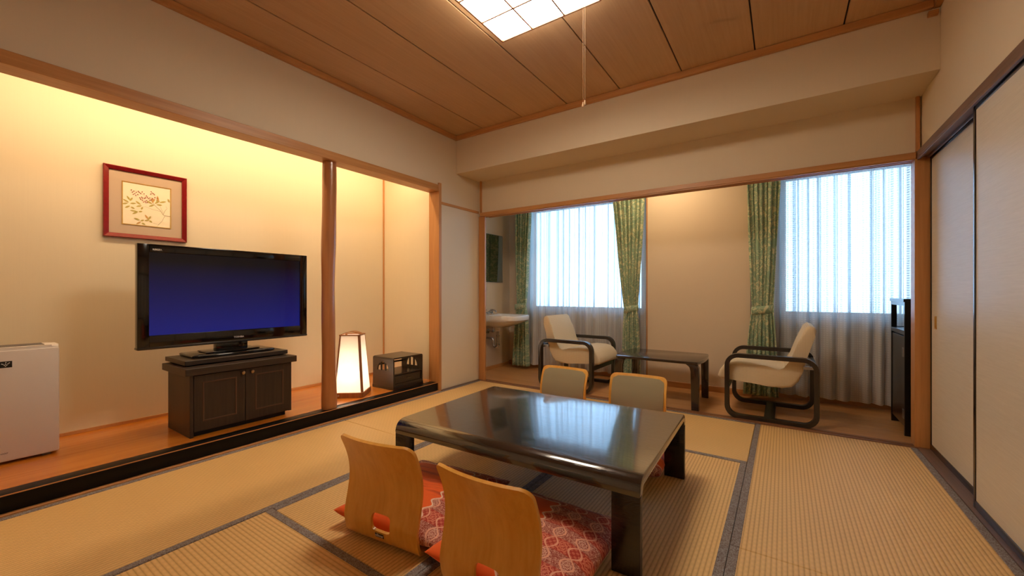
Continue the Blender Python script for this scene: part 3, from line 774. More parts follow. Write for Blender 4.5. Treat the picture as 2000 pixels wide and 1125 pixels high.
# paper floor lamp
la = thing('paper_lamp', 'lit tapered paper lantern with wooden posts beside the log pillar', 'lamp', (-3.03, 2.085, 0.0845), math.radians(38.5))
bb, bt, zb0, zt0, ch = 0.118, 0.083, 0.042, 0.512, 0.014
def octo(h, c): return [(h, -h + c), (h, h - c), (h - c, h), (-h + c, h), (-h, h - c), (-h, -h + c), (-h + c, -h), (h - c, -h)]
bm = bmesh.new(); prism(bm, octo(bb + 0.006, ch), 'z', 0.0, zb0, 0.002, 1); finish('lamp_base', bm, 'lampwood', la)
def lerp(a, b, t): return a + (b - a) * t
for q in range(4):
    R4 = Matrix.Rotation(q * PI / 2, 4, 'Z')
    bm = bmesh.new()
    vs = [Vector((bb - 0.002, -bb + ch, zb0)), Vector((bb - 0.002, bb - ch, zb0)), Vector((bt - 0.002, bt - ch, zt0)), Vector((bt - 0.002, -bt + ch, zt0))]
    a = [bm.verts.new(R4 @ v) for v in vs]; b = [bm.verts.new(R4 @ (v - Vector((0.001, 0, 0)))) for v in vs]
    bm.faces.new(a); bm.faces.new(b[::-1])
    for i in range(4): bm.faces.new((a[i], b[i], b[(i + 1) % 4], a[(i + 1) % 4]))
    finish('paper_panel', bm, 'paper', la, False)
    bm = bmesh.new()
    def sect(h, z): return [(h - ch - 0.006, h, z), (h, h - ch - 0.006, z), (h, h - ch + 0.002, z), (h - ch + 0.002, h, z)]
    lo = [bm.verts.new(R4 @ Vector(p)) for p in ((bb - 0.016, bb + 0.001, zb0), (bb + 0.001, bb - 0.016, zb0), (bb - 0.008, bb - 0.016, zb0), (bb - 0.016, bb - 0.008, zb0))]
    hi = [bm.verts.new(R4 @ Vector(p)) for p in ((bt - 0.016, bt + 0.001, zt0), (bt + 0.001, bt - 0.016, zt0), (bt - 0.008, bt - 0.016, zt0), (bt - 0.016, bt - 0.008, zt0))]
    bm.faces.new(lo[::-1]); bm.faces.new(hi)
    for i in range(4): bm.faces.new((lo[i], lo[(i + 1) % 4], hi[(i + 1) % 4], hi[i]))
    finish('corner_post', bm, 'lampwood', la)
bm = bmesh.new()
for s in (-1, 1): bx(bm, (s * (bt) - 0.003, -bt + 0.008, zt0 - 0.008), (s * bt + 0.003, bt - 0.008, zt0)); bx(bm, (-bt + 0.008, s * bt - 0.003, zt0 - 0.008), (bt - 0.008, s * bt + 0.003, zt0))
finish('top_ring', bm, 'lampwood', la)
bm = bmesh.new(); sweep(bm, [(-0.078 + 0.156 * t, 0, zt0 - 0.002 + 0.024 * math.sin(PI * t)) for t in [i / 14 for i in range(15)]], [(-0.045, -0.002), (0.045, -0.002), (0.045, 0.002), (-0.045, 0.002)]); finish('handle', bm, 'lampwood', la)
bm = bmesh.new(); lathe(bm, [(0.004, 0), (0.008, 0.001), (0.008, 0.003), (0.004, 0.004)], 12, (0, 0, 0), Matrix.Translation((-0.075, -bb - 0.0045, 0.020)) @ Matrix.Rotation(PI / 2, 4, 'X')); finish('switch', bm, 'steel', la)
bm = bmesh.new(); lathe(bm, [(0.012, 0.042), (0.014, 0.075), (0.010, 0.085)], 12); finish('bulb_socket', bm, 'white_pl', la)
pl = bpy.data.lights.new('lantern_bulb', 'POINT'); pl.energy = BULB; pl.color = (1.0, 0.88, 0.72); pl.shadow_soft_size = 0.035
plo = bpy.data.objects.new('lantern_bulb', pl); COL.objects.link(plo); plo.location = (-3.03, 2.085, 0.0845 + 0.18)

# small dark box with moon-shaped cut-outs (front faces +x)
kb = thing('wooden_box', 'small dark wooden box with moon-shaped cutouts and one drawer beside the lantern', 'box', (-2.844, 2.361, 0.0845))
DX, DY, Z0, Z1 = -0.28, 0.348, 0.028, 0.283
boxes('plinth', [((DX - 0.004, -0.004, 0.0), (0.004, DY + 0.004, Z0))], 'boxwood', kb, 0.002, 1)
def moon(ox):
    hs = []; r = 0.078; cz = 0.163
    def arc(x0, x1, n=6):
        pts = [(x0, cz)]; pts.append((x1, cz))
        for i in range(n + 1):
            x = x1 + (x0 - x1) * i / n; zz = cz + math.sqrt(max(0, r * r - x * x)); pts.append((x, max(zz, cz + 0.002)))
        return [(ox + p[0], p[1]) for p in pts]
    return [arc(-r + 0.001, -0.034), arc(-0.022, 0.022), arc(0.034, r - 0.001)]
for y0_ in (0.0, DY - 0.013):
    bm = bmesh.new(); holed_plate(bm, [(DX, Z0), (0, Z0), (0, Z1 - 0.016), (DX, Z1 - 0.016)], moon(-0.14), 'y', y0_, y0_ + 0.013); finish('side_panel', bm, 'boxwood', kb)
bm = bmesh.new()
r = 0.016
prof = [(0.0, Z1 - r)] + [(r - r * math.cos(a), Z1 - r + r * math.sin(a)) for a in [PI / 2 * i / 5 for i in range(1, 6)]] + [(DY - r + r * math.sin(a), Z1 - r + r * math.cos(a)) for a in [PI / 2 * i / 5 for i in range(0, 6)]]
prism(bm, prof + [(DY - 0.003, Z1 - r), (DY - 0.005, Z1 - 0.012), (0.005, Z1 - 0.012), (0.003, Z1 - r)], 'x', DX, 0.0); finish('box_top', bm, 'boxwood', kb)
box('shelf', (DX, 0.013, 0.128), (-0.002, DY - 0.013, 0.138), 'boxwood', kb)
box('back_rail', (DX, 0.013, 0.19), (DX + 0.012, DY - 0.013, 0.205), 'boxwood', kb); box('back_panel', (DX, 0.013, 0.028), (DX + 0.012, DY - 0.013, 0.128), 'boxwood', kb)
dw = box('drawer', (DX + 0.02, 0.017, 0.052), (-0.006, DY - 0.017, 0.122), 'boxwood', kb, 0.002, 1)
for lo, hi in (((0.022, 0.056), (DY - 0.022, 0.060)), ((0.022, 0.114), (DY - 0.022, 0.118)), ((0.022, 0.060), (0.026, 0.114)), ((DY - 0.026, 0.060), (DY - 0.022, 0.114))):
    box('drawer_bead', (-0.0062, lo[0], lo[1]), (-0.003, hi[0], hi[1]), 'boxwood', dw)
bm = bmesh.new(); tubep(bm, [(-0.006, 0.15, 0.09), (0.006, 0.152, 0.088), (0.008, 0.174, 0.087), (0.006, 0.196, 0.088), (-0.006, 0.198, 0.09)], 0.002, 8); finish('pull', bm, 'knob', dw)
box('front_rail', (-0.02, 0.013, 0.028), (-0.002, DY - 0.013, 0.050), 'boxwood', kb, 0.001, 1)

# ------------------------------------------------------------------ hall furniture
def loop_path(x0, x1, z0, z1, r, y, n=7): return [(p[0], y, p[1]) for p in rrect(x0, z0, x1, z1, r, n)]
def armchair(name, label, loc, rz):
    """bentwood lounge chair facing -x; origin under its middle"""
    t = thing(name, label, 'armchair', loc, rz, 'pair of bentwood armchairs')
    X0, X1, H = -0.29, 0.29, 0.488
    wl_, wd_ = 0.015, 0.0235
    prof = [(-wd_, -wl_), (wd_, -wl_), (wd_, wl_), (-wd_, wl_)]
    for y_ in (-0.272, 0.272):
        bm = bmesh.new(); rings = []
        ci = rrect(X0 + 0.03, 0.03, X1 - 0.03, H - 0.03, 0.062, 7); co = rrect(X0, 0.0, X1, H, 0.092, 7)
        for (ax, az), (ox, oz) in zip(ci, co): rings.append([bm.verts.new(p) for p in ((ax, y_ - wd_, az), (ax, y_ + wd_, az), (ox, y_ + wd_, oz), (ox, y_ - wd_, oz))])
        n = len(rings)
        for i in range(n):
            A, B = rings[i], rings[(i + 1) % n]
            for j in range(4): bm.faces.new((A[j], A[(j + 1) % 4], B[(j + 1) % 4], B[j]))
        finish('side_frame', bm, 'chairblack', t, True, 40)
    box('floor_stretcher', (-0.038, -0.249, 0.004), (0.032, 0.249, 0.028), 'chairblack', t, 0.003, 1)
    box('front_rail', (X0 + 0.006, -0.249, 0.215), (X0 + 0.028, 0.249, 0.255), 'chairblack', t, 0.003, 1)
    box('back_rail', (X1 - 0.026, -0.249, 0.395), (X1 - 0.006, 0.249, 0.430), 'chairblack', t, 0.003, 1)
    poly = [(-.346, .299), (-.330, .345), (-.300, .385), (-.268, .408), (-.216, .420), (-.120, .420), (-.02, .402), (.055, .384), (.092, .376), (.106, .392), (.126, .460), (.170, .590), (.213, .694), (.238, .712), (.266, .702), (.278, .676), (.268, .634),
            (.222, .480), (.196, .37), (.172, .305), (.135, .265), (.075, .250), (.0, .252), (-.10, .264), (-.22, .272), (-.318, .272), (-.340, .282)]
    bm = bmesh.new(); prism(bm, poly, 'y', -0.232, 0.232, 0.020, 3); boxuv(bm)
    finish('upholstered_seat', bm, 'chaircloth', t, True, 50)
    for s in (-1, 1): box('seat_bracket', (0.20, s * 0.240 - 0.012, 0.405), (0.268, s * 0.240 + 0.012, 0.425), 'steel', t)
    return t
c1 = armchair('armchair', 'cream bentwood armchair facing left, in front of the right-hand window', (-0.083, 3.762, 0.0), 0.0)
dup(c1, (-1.745, 3.80, 0.0), PI - math.radians(1.5), 'cream bentwood armchair between the wash basin and the small dark table')

ct = thing('coffee_table', 'low dark brown table with bent legs against the wall between the armchairs', 'table', (-0.90, 3.755, 0.0))
TX, TY, TZ = 0.345, 0.275, 0.392
poly = [(-TX + .03, -TY), (TX - .05, -TY), (TX - .012, -TY + .012), (TX, -TY + .05), (TX + .012, -0.12), (TX + .016, 0), (TX + .012, 0.12), (TX, TY - .05), (TX - .012, TY - .012), (TX - .05, TY), (-TX + .05, TY), (-TX + .012, TY - .012), (-TX, TY - .05), (-TX - .012, 0.12), (-TX - .016, 0), (-TX - .012, -0.12), (-TX, -TY + .05), (-TX + .012, -TY + .012)]
bm = bmesh.new(); prism(bm, poly, 'z', TZ - 0.022, TZ, 0.004, 2); finish('tabletop', bm, 'coffee', ct)
for sx in (-1, 1):
    for sy in (-1, 1):
        bm = bmesh.new()
        lp = [(TX - .002, 0), (TX - .002, TZ - .05), (TX - .012, TZ - .03), (TX - .035, TZ - .022), (TX - .10, TZ - .022), (TX - .066, TZ - .045), (TX - .058, TZ - .08), (TX - .058, 0)]
        prism(bm, [(sx * p[0], p[1]) for p in lp], 'y', sy * (TY - 0.002) if sy > 0 else -TY + 0.002, sy * (TY - 0.06) if sy > 0 else -TY + 0.06, 0.004, 2); finish('leg', bm, 'coffee', ct)

# wash basin
sk = thing('wash_basin', 'white porcelain wash basin with chrome taps fixed to the left hall wall', 'wash basin', (HX0, 3.86, 0.0))
def bo(x1, hy, c, cf, inset=0.0, x0=0.001): return [(x0, -hy), (x1 - cf, -hy), (x1 - cf * 0.35, -hy + c * 0.35), (x1, -hy + c), (x1 + 0.012, 0), (x1, hy - c), (x1 - cf * 0.35, hy - c * 0.35), (x1 - cf, hy), (x0, hy)]
bm = bmesh.new()
def loft(bm, loops, cap0=True, cap1=True):
    R = [[bm.verts.new(p) for p in l] for l in loops]; n = len(R[0])
    for A, B in zip(R, R[1:]):
        for i in range(n): bm.faces.new((A[i], A[(i + 1) % n], B[(i + 1) % n], B[i]))
    if cap0: bm.faces.new(R[0][::-1])
    if cap1: bm.faces.new(R[-1])
Lz = lambda pl, z: [(p[0], p[1], z) for p in pl]
loft(bm, [Lz(bo(0.34, 0.12, 0.05, 0.06), 0.545), Lz(bo(0.44, 0.17, 0.07, 0.08), 0.575), Lz(bo(0.54, 0.215, 0.08, 0.09), 0.618), Lz(bo(0.556, 0.224, 0.085, 0.09), 0.632), Lz(bo(0.560, 0.226, 0.085, 0.09), 0.676), Lz(bo(0.556, 0.223, 0.085, 0.09), 0.684),
          Lz(bo(0.545, 0.213, 0.085, 0.09, x0=0.012), 0.687), Lz(bo(0.525, 0.195, 0.085, 0.09, x0=0.13), 0.680), Lz(bo(0.48, 0.15, 0.07, 0.09, x0=0.17), 0.63), Lz(bo(0.40, 0.09, 0.05, 0.06, x0=0.22), 0.60)])
finish('basin', bm, 'porcelain', sk, True, 40)
bm = bmesh.new(); lathe(bm, [(0.026, 0.490), (0.036, 0.505), (0.040, 0.56)], 16, (0.215, 0.0, 0)); finish('drain_boss', bm, 'porcelain', sk)
for yy in (-0.075, 0.075):
    bm = bmesh.new(); lathe(bm, [(0.020, 0.686), (0.020, 0.692), (0.011, 0.696), (0.011, 0.725), (0.014, 0.728), (0.014, 0.738), (0.008, 0.744)], 12, (0.075, yy, 0))
    for q in range(4): a = q * PI / 2 + 0.4; tubep(bm, [(0.075, yy, 0.738), (0.075 + 0.026 * math.cos(a), yy + 0.026 * math.sin(a), 0.740)], 0.005, 8)
    finish('tap', bm, 'chrome', sk)
bm = bmesh.new(); tubep(bm, [(0.075, -0.07, 0.705), (0.075, 0.07, 0.705)], 0.009, 10); lathe(bm, [(0.014, 0.686), (0.014, 0.715), (0.009, 0.72)], 12, (0.075, 0, 0))
tubep(bm, [(0.075, 0, 0.712), (0.10, 0, 0.728), (0.15, 0, 0.735), (0.185, 0, 0.728), (0.19, 0, 0.712)], 0.008, 10); finish('spout', bm, 'chrome', sk)
bm = bmesh.new(); R_ = []
pth = [(0.215, 0, 0.50), (0.215, 0, 0.335)] + [(0.215 - 0.035 + 0.035 * math.cos(a), 0, 0.335 - 0.035 * math.sin(a)) for a in [PI * i / 8 for i in range(1, 9)]] + [(0.145, 0, 0.36)] + [(0.145 - 0.03 + 0.03 * math.cos(a), 0, 0.37 + 0.03 * math.sin(a)) for a in [PI / 2 * i / 5 for i in range(1, 6)]] + [(0.02, 0, 0.40), (0.002, 0, 0.40)]
tubep(bm, pth, 0.0145, 12, up=Vector((0, 1, 0)))
lathe(bm, [(0.019, 0.43), (0.021, 0.432), (0.021, 0.445), (0.019, 0.447)], 14, (0.215, 0, 0)); lathe(bm, [(0.019, 0.325), (0.021, 0.327), (0.021, 0.342), (0.019, 0.344)], 14, (0.215, 0, 0))
lathe(bm, [(0.018, 0), (0.036, 0.004), (0.036, 0.008), (0.016, 0.016)], 16, (0, 0, 0), Matrix.Translation((0.0015, 0, 0.40)) @ Matrix.Rotation(PI / 2, 4, 'Y')); finish('drain_trap', bm, 'chrome', sk)
for yy in (-0.07, 0.085):
    bm = bmesh.new(); lathe(bm, [(0.014, 0), (0.028, 0.003), (0.028, 0.007), (0.010, 0.012), (0.010, 0.06), (0.016, 0.062), (0.016, 0.085), (0.008, 0.09)], 14, (0, 0, 0), Matrix.Translation((0.0015, yy, 0.475)) @ Matrix.Rotation(PI / 2, 4, 'Y'))
    tubep(bm, [(0.07, yy, 0.475), (0.072, yy, 0.51), (0.075, yy * 0.95, 0.57)], 0.005, 8); tubep(bm, [(0.095, yy - 0.018, 0.475), (0.095, yy + 0.018, 0.475)], 0.006, 8)
    finish('stop_valve', bm, 'chrome', sk)

mr = thing('wall_mirror', 'frameless rectangular mirror on the hall wall above the wash basin', 'mirror', (HX0, 4.035, 1.37))
box('mirror_glass', (0.004, -0.205, -0.292), (0.009, 0.205, 0.295), 'mirror', mr)
boxes('mirror_backing', [((0.0005, -0.207, -0.294), (0.004, 0.207, 0.297))], 'badge', mr)
boxes('mirror_edge', [((0.004, -0.209, -0.296), (0.0105, -0.205, 0.299)), ((0.004, 0.205, -0.296), (0.0105, 0.209, 0.299)), ((0.004, -0.205, -0.296), (0.0105, 0.205, -0.292)), ((0.004, -0.205, 0.295), (0.0105, 0.205, 0.299))], 'alu', mr)

# curtains ----------------------------------------------------------
def fold(s, n, seed):
    return math.sin(2 * PI * n * s + seed) * 0.7 + 0.3 * math.sin(2 * PI * n * 2.03 * s + seed * 1.7) + 0.25 * math.sin(2 * PI * n * 0.41 * s + seed * 2.3)
def drape(name, label, xt0, xt1, xm0, xm1, xb0, xb1, y0, ztie, seed, nf=7, ztop=2.12, zbot=0.035, cloth=0.62, ret=0.0):
    root = thing(name, label, 'curtain', ((xm0 + xm1) / 2, y0, 0.0), 0, 'green leaf-patterned drapes')
    cx = (xm0 + xm1) / 2
    def edges(z):
        if z > ztie:
            t = (z - ztie) / (1.92 - ztie); k = min(1, t) ** 0.85
            return xm0 + (xt0 - xm0) * k, xm1 + (xt1 - xm1) * k
        t = (ztie - z) / (ztie - zbot); k = t ** 0.7
        return xm0 + (xb0 - xm0) * k, xm1 + (xb1 - xm1) * k
    def fn(s, t):
        z = zbot + (ztop - zbot) * t
        a, b = edges(z); pin = math.exp(-((z - ztie) / 0.10) ** 2)
        amp = 0.026 * (1 - 0.60 * pin) + (0.012 if z < ztie else 0)
        ss = s + 0.012 * math.sin(5 * z + seed)
        return Vector((a + (b - a) * s - cx + 0.006 * math.cos(2 * PI * nf * ss + seed), amp * fold(ss, nf, seed) - 0.004 * pin + ret * max(0.0, 0.16 - s) / 0.16 * (1 - 0.5 * pin), z))
    bm = bmesh.new(); gridmesh(bm, fn, 120, 56, lambda s, t: (s * cloth + seed, (zbot + (ztop - zbot) * t)))
    o = finish('drape', bm, 'curtain', root, True, 80)
    md = o.modifiers.new('thickness', 'SOLIDIFY'); md.thickness = 0.0015
    # tie band wrapped round the gathered cloth
    bm = bmesh.new(); hw = (xm1 - xm0) / 2 + 0.008
    pts = [(hw * math.cos(a), (0.034) * math.sin(a), ztie + 0.012 * math.cos(a)) for a in [2 * PI * i / 28 for i in range(28)]]
    uvl = bm.loops.layers.uv.verify(); rings = [[bm.verts.new((p[0], p[1], p[2] - 0.034)), bm.verts.new((p[0] * 1.015, p[1] * 1.03, p[2])), bm.verts.new((p[0], p[1], p[2] + 0.034))] for p in pts]
    for i in range(28):
        A, B = rings[i], rings[(i + 1) % 28]
        for j in range(2):
            f = bm.faces.new((A[j], B[j], B[j + 1], A[j + 1]))
            for l, uv in zip(f.loops, ((i, j), (i + 1, j), (i + 1, j + 1), (i, j + 1))): l[uvl].uv = (uv[0] * 0.015 + seed, uv[1] * 0.034)
    o = finish('tieback', bm, 'curtain', root, True, 80); md = o.modifiers.new('thickness', 'SOLIDIFY'); md.thickness = 0.002
    return root
drape('green_curtain', 'green leaf-patterned curtain tied back beside the wash basin', -2.845, -2.575, -2.795, -2.640, -2.885, -2.600, 4.235, 0.775, 0.7, ret=0.13)
drape('green_curtain.001', 'green leaf-patterned curtain tied back behind the left armchair, at the wall pier', -1.515, -1.175, -1.390, -1.255, -1.425, -1.225, 4.205, 0.775, 2.9)
drape('green_curtain.002', 'green leaf-patterned curtain tied back behind the right armchair, nearest the fridge cabinet', -0.272, -0.020, -0.232, -0.075, -0.300, -0.030, 4.200, 0.795, 4.6)
def sheer_curtain(name, label, x0, x1, y0, nf, seed, zbot=0.05, amp=0.042):
    L = x1 - x0
    def fn(s, t):
        z = zbot + (2.14 - zbot) * t; ss = s + 0.004 * math.sin(2.2 * z + seed) * (1 - t) + 0.016 * math.sin(2 * PI * 2.3 * s + seed) + 0.010 * math.sin(2 * PI * 5.1 * s + seed * 2)
        return Vector((x0 + L * s - (x0 + x1) / 2 + 0.010 * math.cos(2 * PI * nf * ss + seed), amp * (0.82 + 0.18 * math.sin(2 * PI * 1.7 * s + seed * 3)) * fold(ss, nf, seed) * (0.8 + 0.2 * (1 - t)) + 0.012 * math.sin(2 * PI * nf * 0.29 * s + 1), z))
    bm = bmesh.new(); gridmesh(bm, fn, 300, 22, lambda s, t: (s * L * 1.35, zbot + (2.14 - zbot) * t)); o = finish(name, bm, 'sheer', None, True, 180)
    o.location = ((x0 + x1) / 2, y0, 0); return tag(o, label, 'curtain', 'sheer window curtains')
sheer_curtain('sheer_curtain', 'white checked sheer curtain over the left window behind the wash basin', -2.74, -1.19, 4.335, 15, 0.4)
sheer_curtain('sheer_curtain.001', 'white checked sheer curtain over the right window beside the fridge cabinet', -0.12, 0.99, 4.315, 11, 1.9)

# black fridge cabinet (opens towards -x)
fc = thing('fridge_cabinet', 'tall narrow black cabinet with an open upper shelf beside the right post', 'cabinet', (0.665, 3.66, 0.0))
FD, FY, FZ = 0.40, 0.41, 0.905
box('side_panel', (0, 0, 0.0), (FD, 0.022, FZ - 0.02), 'cabblack', fc, 0.001, 1)
bm = bmesh.new(); holed_plate(bm, [(0, 0.0), (FD, 0.0), (FD, FZ - 0.02), (0, FZ - 0.02)], [[(0.030, 0.70), (FD - 0.04, 0.70), (FD - 0.04, FZ - 0.045), (0.030, FZ - 0.045)]], 'y', FY - 0.018, FY); finish('side_panel', bm, 'cabblack', fc)
box('cabinet_top', (-0.006, -0.002, FZ - 0.02), (FD, FY + 0.002, FZ), 'cabblack', fc, 0.001, 1)
box('top_rail', (0.0, 0.022, FZ - 0.045), (0.018, FY - 0.018, FZ - 0.02), 'cabblack', fc)
box('shelf', (0.0, 0.022, 0.665), (FD, FY - 0.018, 0.695), 'cabblack', fc, 0.001, 1)
box('back_panel', (FD - 0.012, 0.022, 0.03), (FD, FY - 0.018, 0.665), 'cabblack', fc)
box('base_panel', (0.03, 0.022, 0.03), (FD, FY - 0.018, 0.05), 'cabblack', fc)
dr = box('door', (0.004, 0.03, 0.055), (0.024, FY - 0.022, 0.655), 'cabblack', fc, 0.001, 1)
for zz in (0.52, 0.11): boxes('hinge', [((-0.003, 0.004, zz), (0.0, 0.05, zz + 0.06)), ((-0.005, 0.022, zz + 0.004), (-0.0005, 0.03, zz + 0.056))], 'steel', fc)
box('fridge_body', (0.03, 0.04, 0.052), (FD - 0.02, FY - 0.03, 0.64), 'white_pl', fc, 0.01, 2)

# ------------------------------------------------------------------ low table, legless chairs, cushions
tb = thing('low_table', 'large low black-brown lacquered table in the middle of the tatami floor', 'table', (-0.982, 1.752, 0.0022), math.radians(1.7))
HXT, HYT, ZT = 0.580, 0.437, 0.333
def tprof(drop):
    r = 0.050; th = 0.030; out = []
    y1 = HYT
    out += [(-y1, ZT - r - drop), (-y1, ZT - r)] + [(-y1 + r - r * math.cos(a), ZT - r + r * math.sin(a)) for a in [PI / 2 * i / 7 for i in range(1, 8)]]
    out += [(y1 - r + r * math.sin(a), ZT - r + r * math.cos(a)) for a in [PI / 2 * i / 7 for i in range(0, 8)]] + [(y1, ZT - r - drop)]
    out += [(y1 - th, ZT - r - drop)] + [(y1 - th - (r - th) + (r - th) * math.cos(a), ZT - r + (r - th) * math.sin(a)) for a in [PI / 2 * i / 4 for i in range(0, 5)]]
    out += [(-y1 + th + (r - th) - (r - th) * math.sin(a), ZT - r + (r - th) * math.cos(a)) for a in [PI / 2 * i / 4 for i in range(0, 5)]] + [(-y1 + th, ZT - r - drop)]
    return out
bm = bmesh.new(); prism(bm, tprof(0.012), 'x', -HXT, HXT, 0.003, 2); finish('tabletop', bm, 'table', tb, True, 30)
for sx in (-1, 1):
    for sy in (-1, 1):
        a, b = (HXT - 0.098, HXT) if sx > 0 else (-HXT, -HXT + 0.098)
        c_, d_ = (HYT - 0.030, HYT) if sy > 0 else (-HYT, -HYT + 0.030)
        bm = bmesh.new(); bx(bm, (a, c_, 0.0), (b, d_, ZT - 0.0615), 0.003, 2); o = finish('leg', bm, 'table_leg', tb)

PROF = [(0.325, .014), (0.25, .010), (0.18, .008), (0.10, .008), (0.055, .008), (0.030, .009), (0.012, .015), (0.002, .031), (-0.005, .058), (-0.0095, .092), (-0.005, .12), (0.002, .15), (0.010, .187), (0.0155, .222), (0.016, .256), (0.011, .292), (0.000, .330), (-0.016, .368), (-0.036, .408)]
def catmull(P, t):
    n = len(P) - 1; x = t * n; i = min(int(x), n - 1); f = x - i
    p0, p1, p2, p3 = P[max(i - 1, 0)], P[i], P[i + 1], P[min(i + 2, n)]
    return tuple(0.5 * ((2 * b) + (-a + c) * f + (2 * a - 5 * b + 4 * c - d) * f * f + (-a + 3 * b - 3 * c + d) * f ** 3) for a, b, c, d in zip(p0, p1, p2, p3))
# arc-length table
ARC = []; _l = 0; _p = PROF[0]
for i in range(401):
    p = catmull(PROF, i / 400); _l += math.hypot(p[0] - _p[0], p[1] - _p[1]); ARC.append((_l, p)); _p = p
TOT = ARC[-1][0]
def at_len(l):
    l = max(0, min(TOT, l)); lo = min(399, int(l / TOT * 400))
    while lo > 0 and ARC[lo][0] > l: lo -= 1
    while lo < 399 and ARC[lo + 1][0] < l: lo += 1
    a, b = ARC[lo], ARC[lo + 1]; f = (l - a[0]) / max(1e-9, b[0] - a[0])
    return a[1][0] + (b[1][0] - a[1][0]) * f, a[1][1] + (b[1][1] - a[1][1]) * f
HWC = 0.179
def shell_pt(s, l, off=0.0):
    """s in metres across, l arc length; +off towards the sitter"""
    y_, z_ = at_len(l); ya, za = at_len(l - 0.004); yb, zb = at_len(l + 0.004)
    ty, tz = yb - ya, zb - za; q = math.hypot(ty, tz) or 1; ny, nz = tz / q, -ty / q   # towards +y / up
    k = max(0.0, min(1.0, (z_ - 0.19) / 0.16)); bow = 0.027 * k * k * (3 - 2 * k) * (1 - (s / HWC) ** 2)
    dish = -0.006 * math.exp(-((z_ - 0.235) / 0.05) ** 2) * max(0, 1 - (s / 0.15) ** 2)
    return Vector((s, y_ + ny * off - bow + dish, z_ + nz * off))
def half_w(l, W=HWC, r=0.035):
    d = min(l, TOT - l)
    if d >= r: return W
    return W - r + math.sqrt(max(0, r * r - (r - d) ** 2))
LZ = lambda zz: next(l for l, p in ARC if p[1] >= zz and l > 0.2)
LH = LZ(0.095)            # arc position of the grip hole
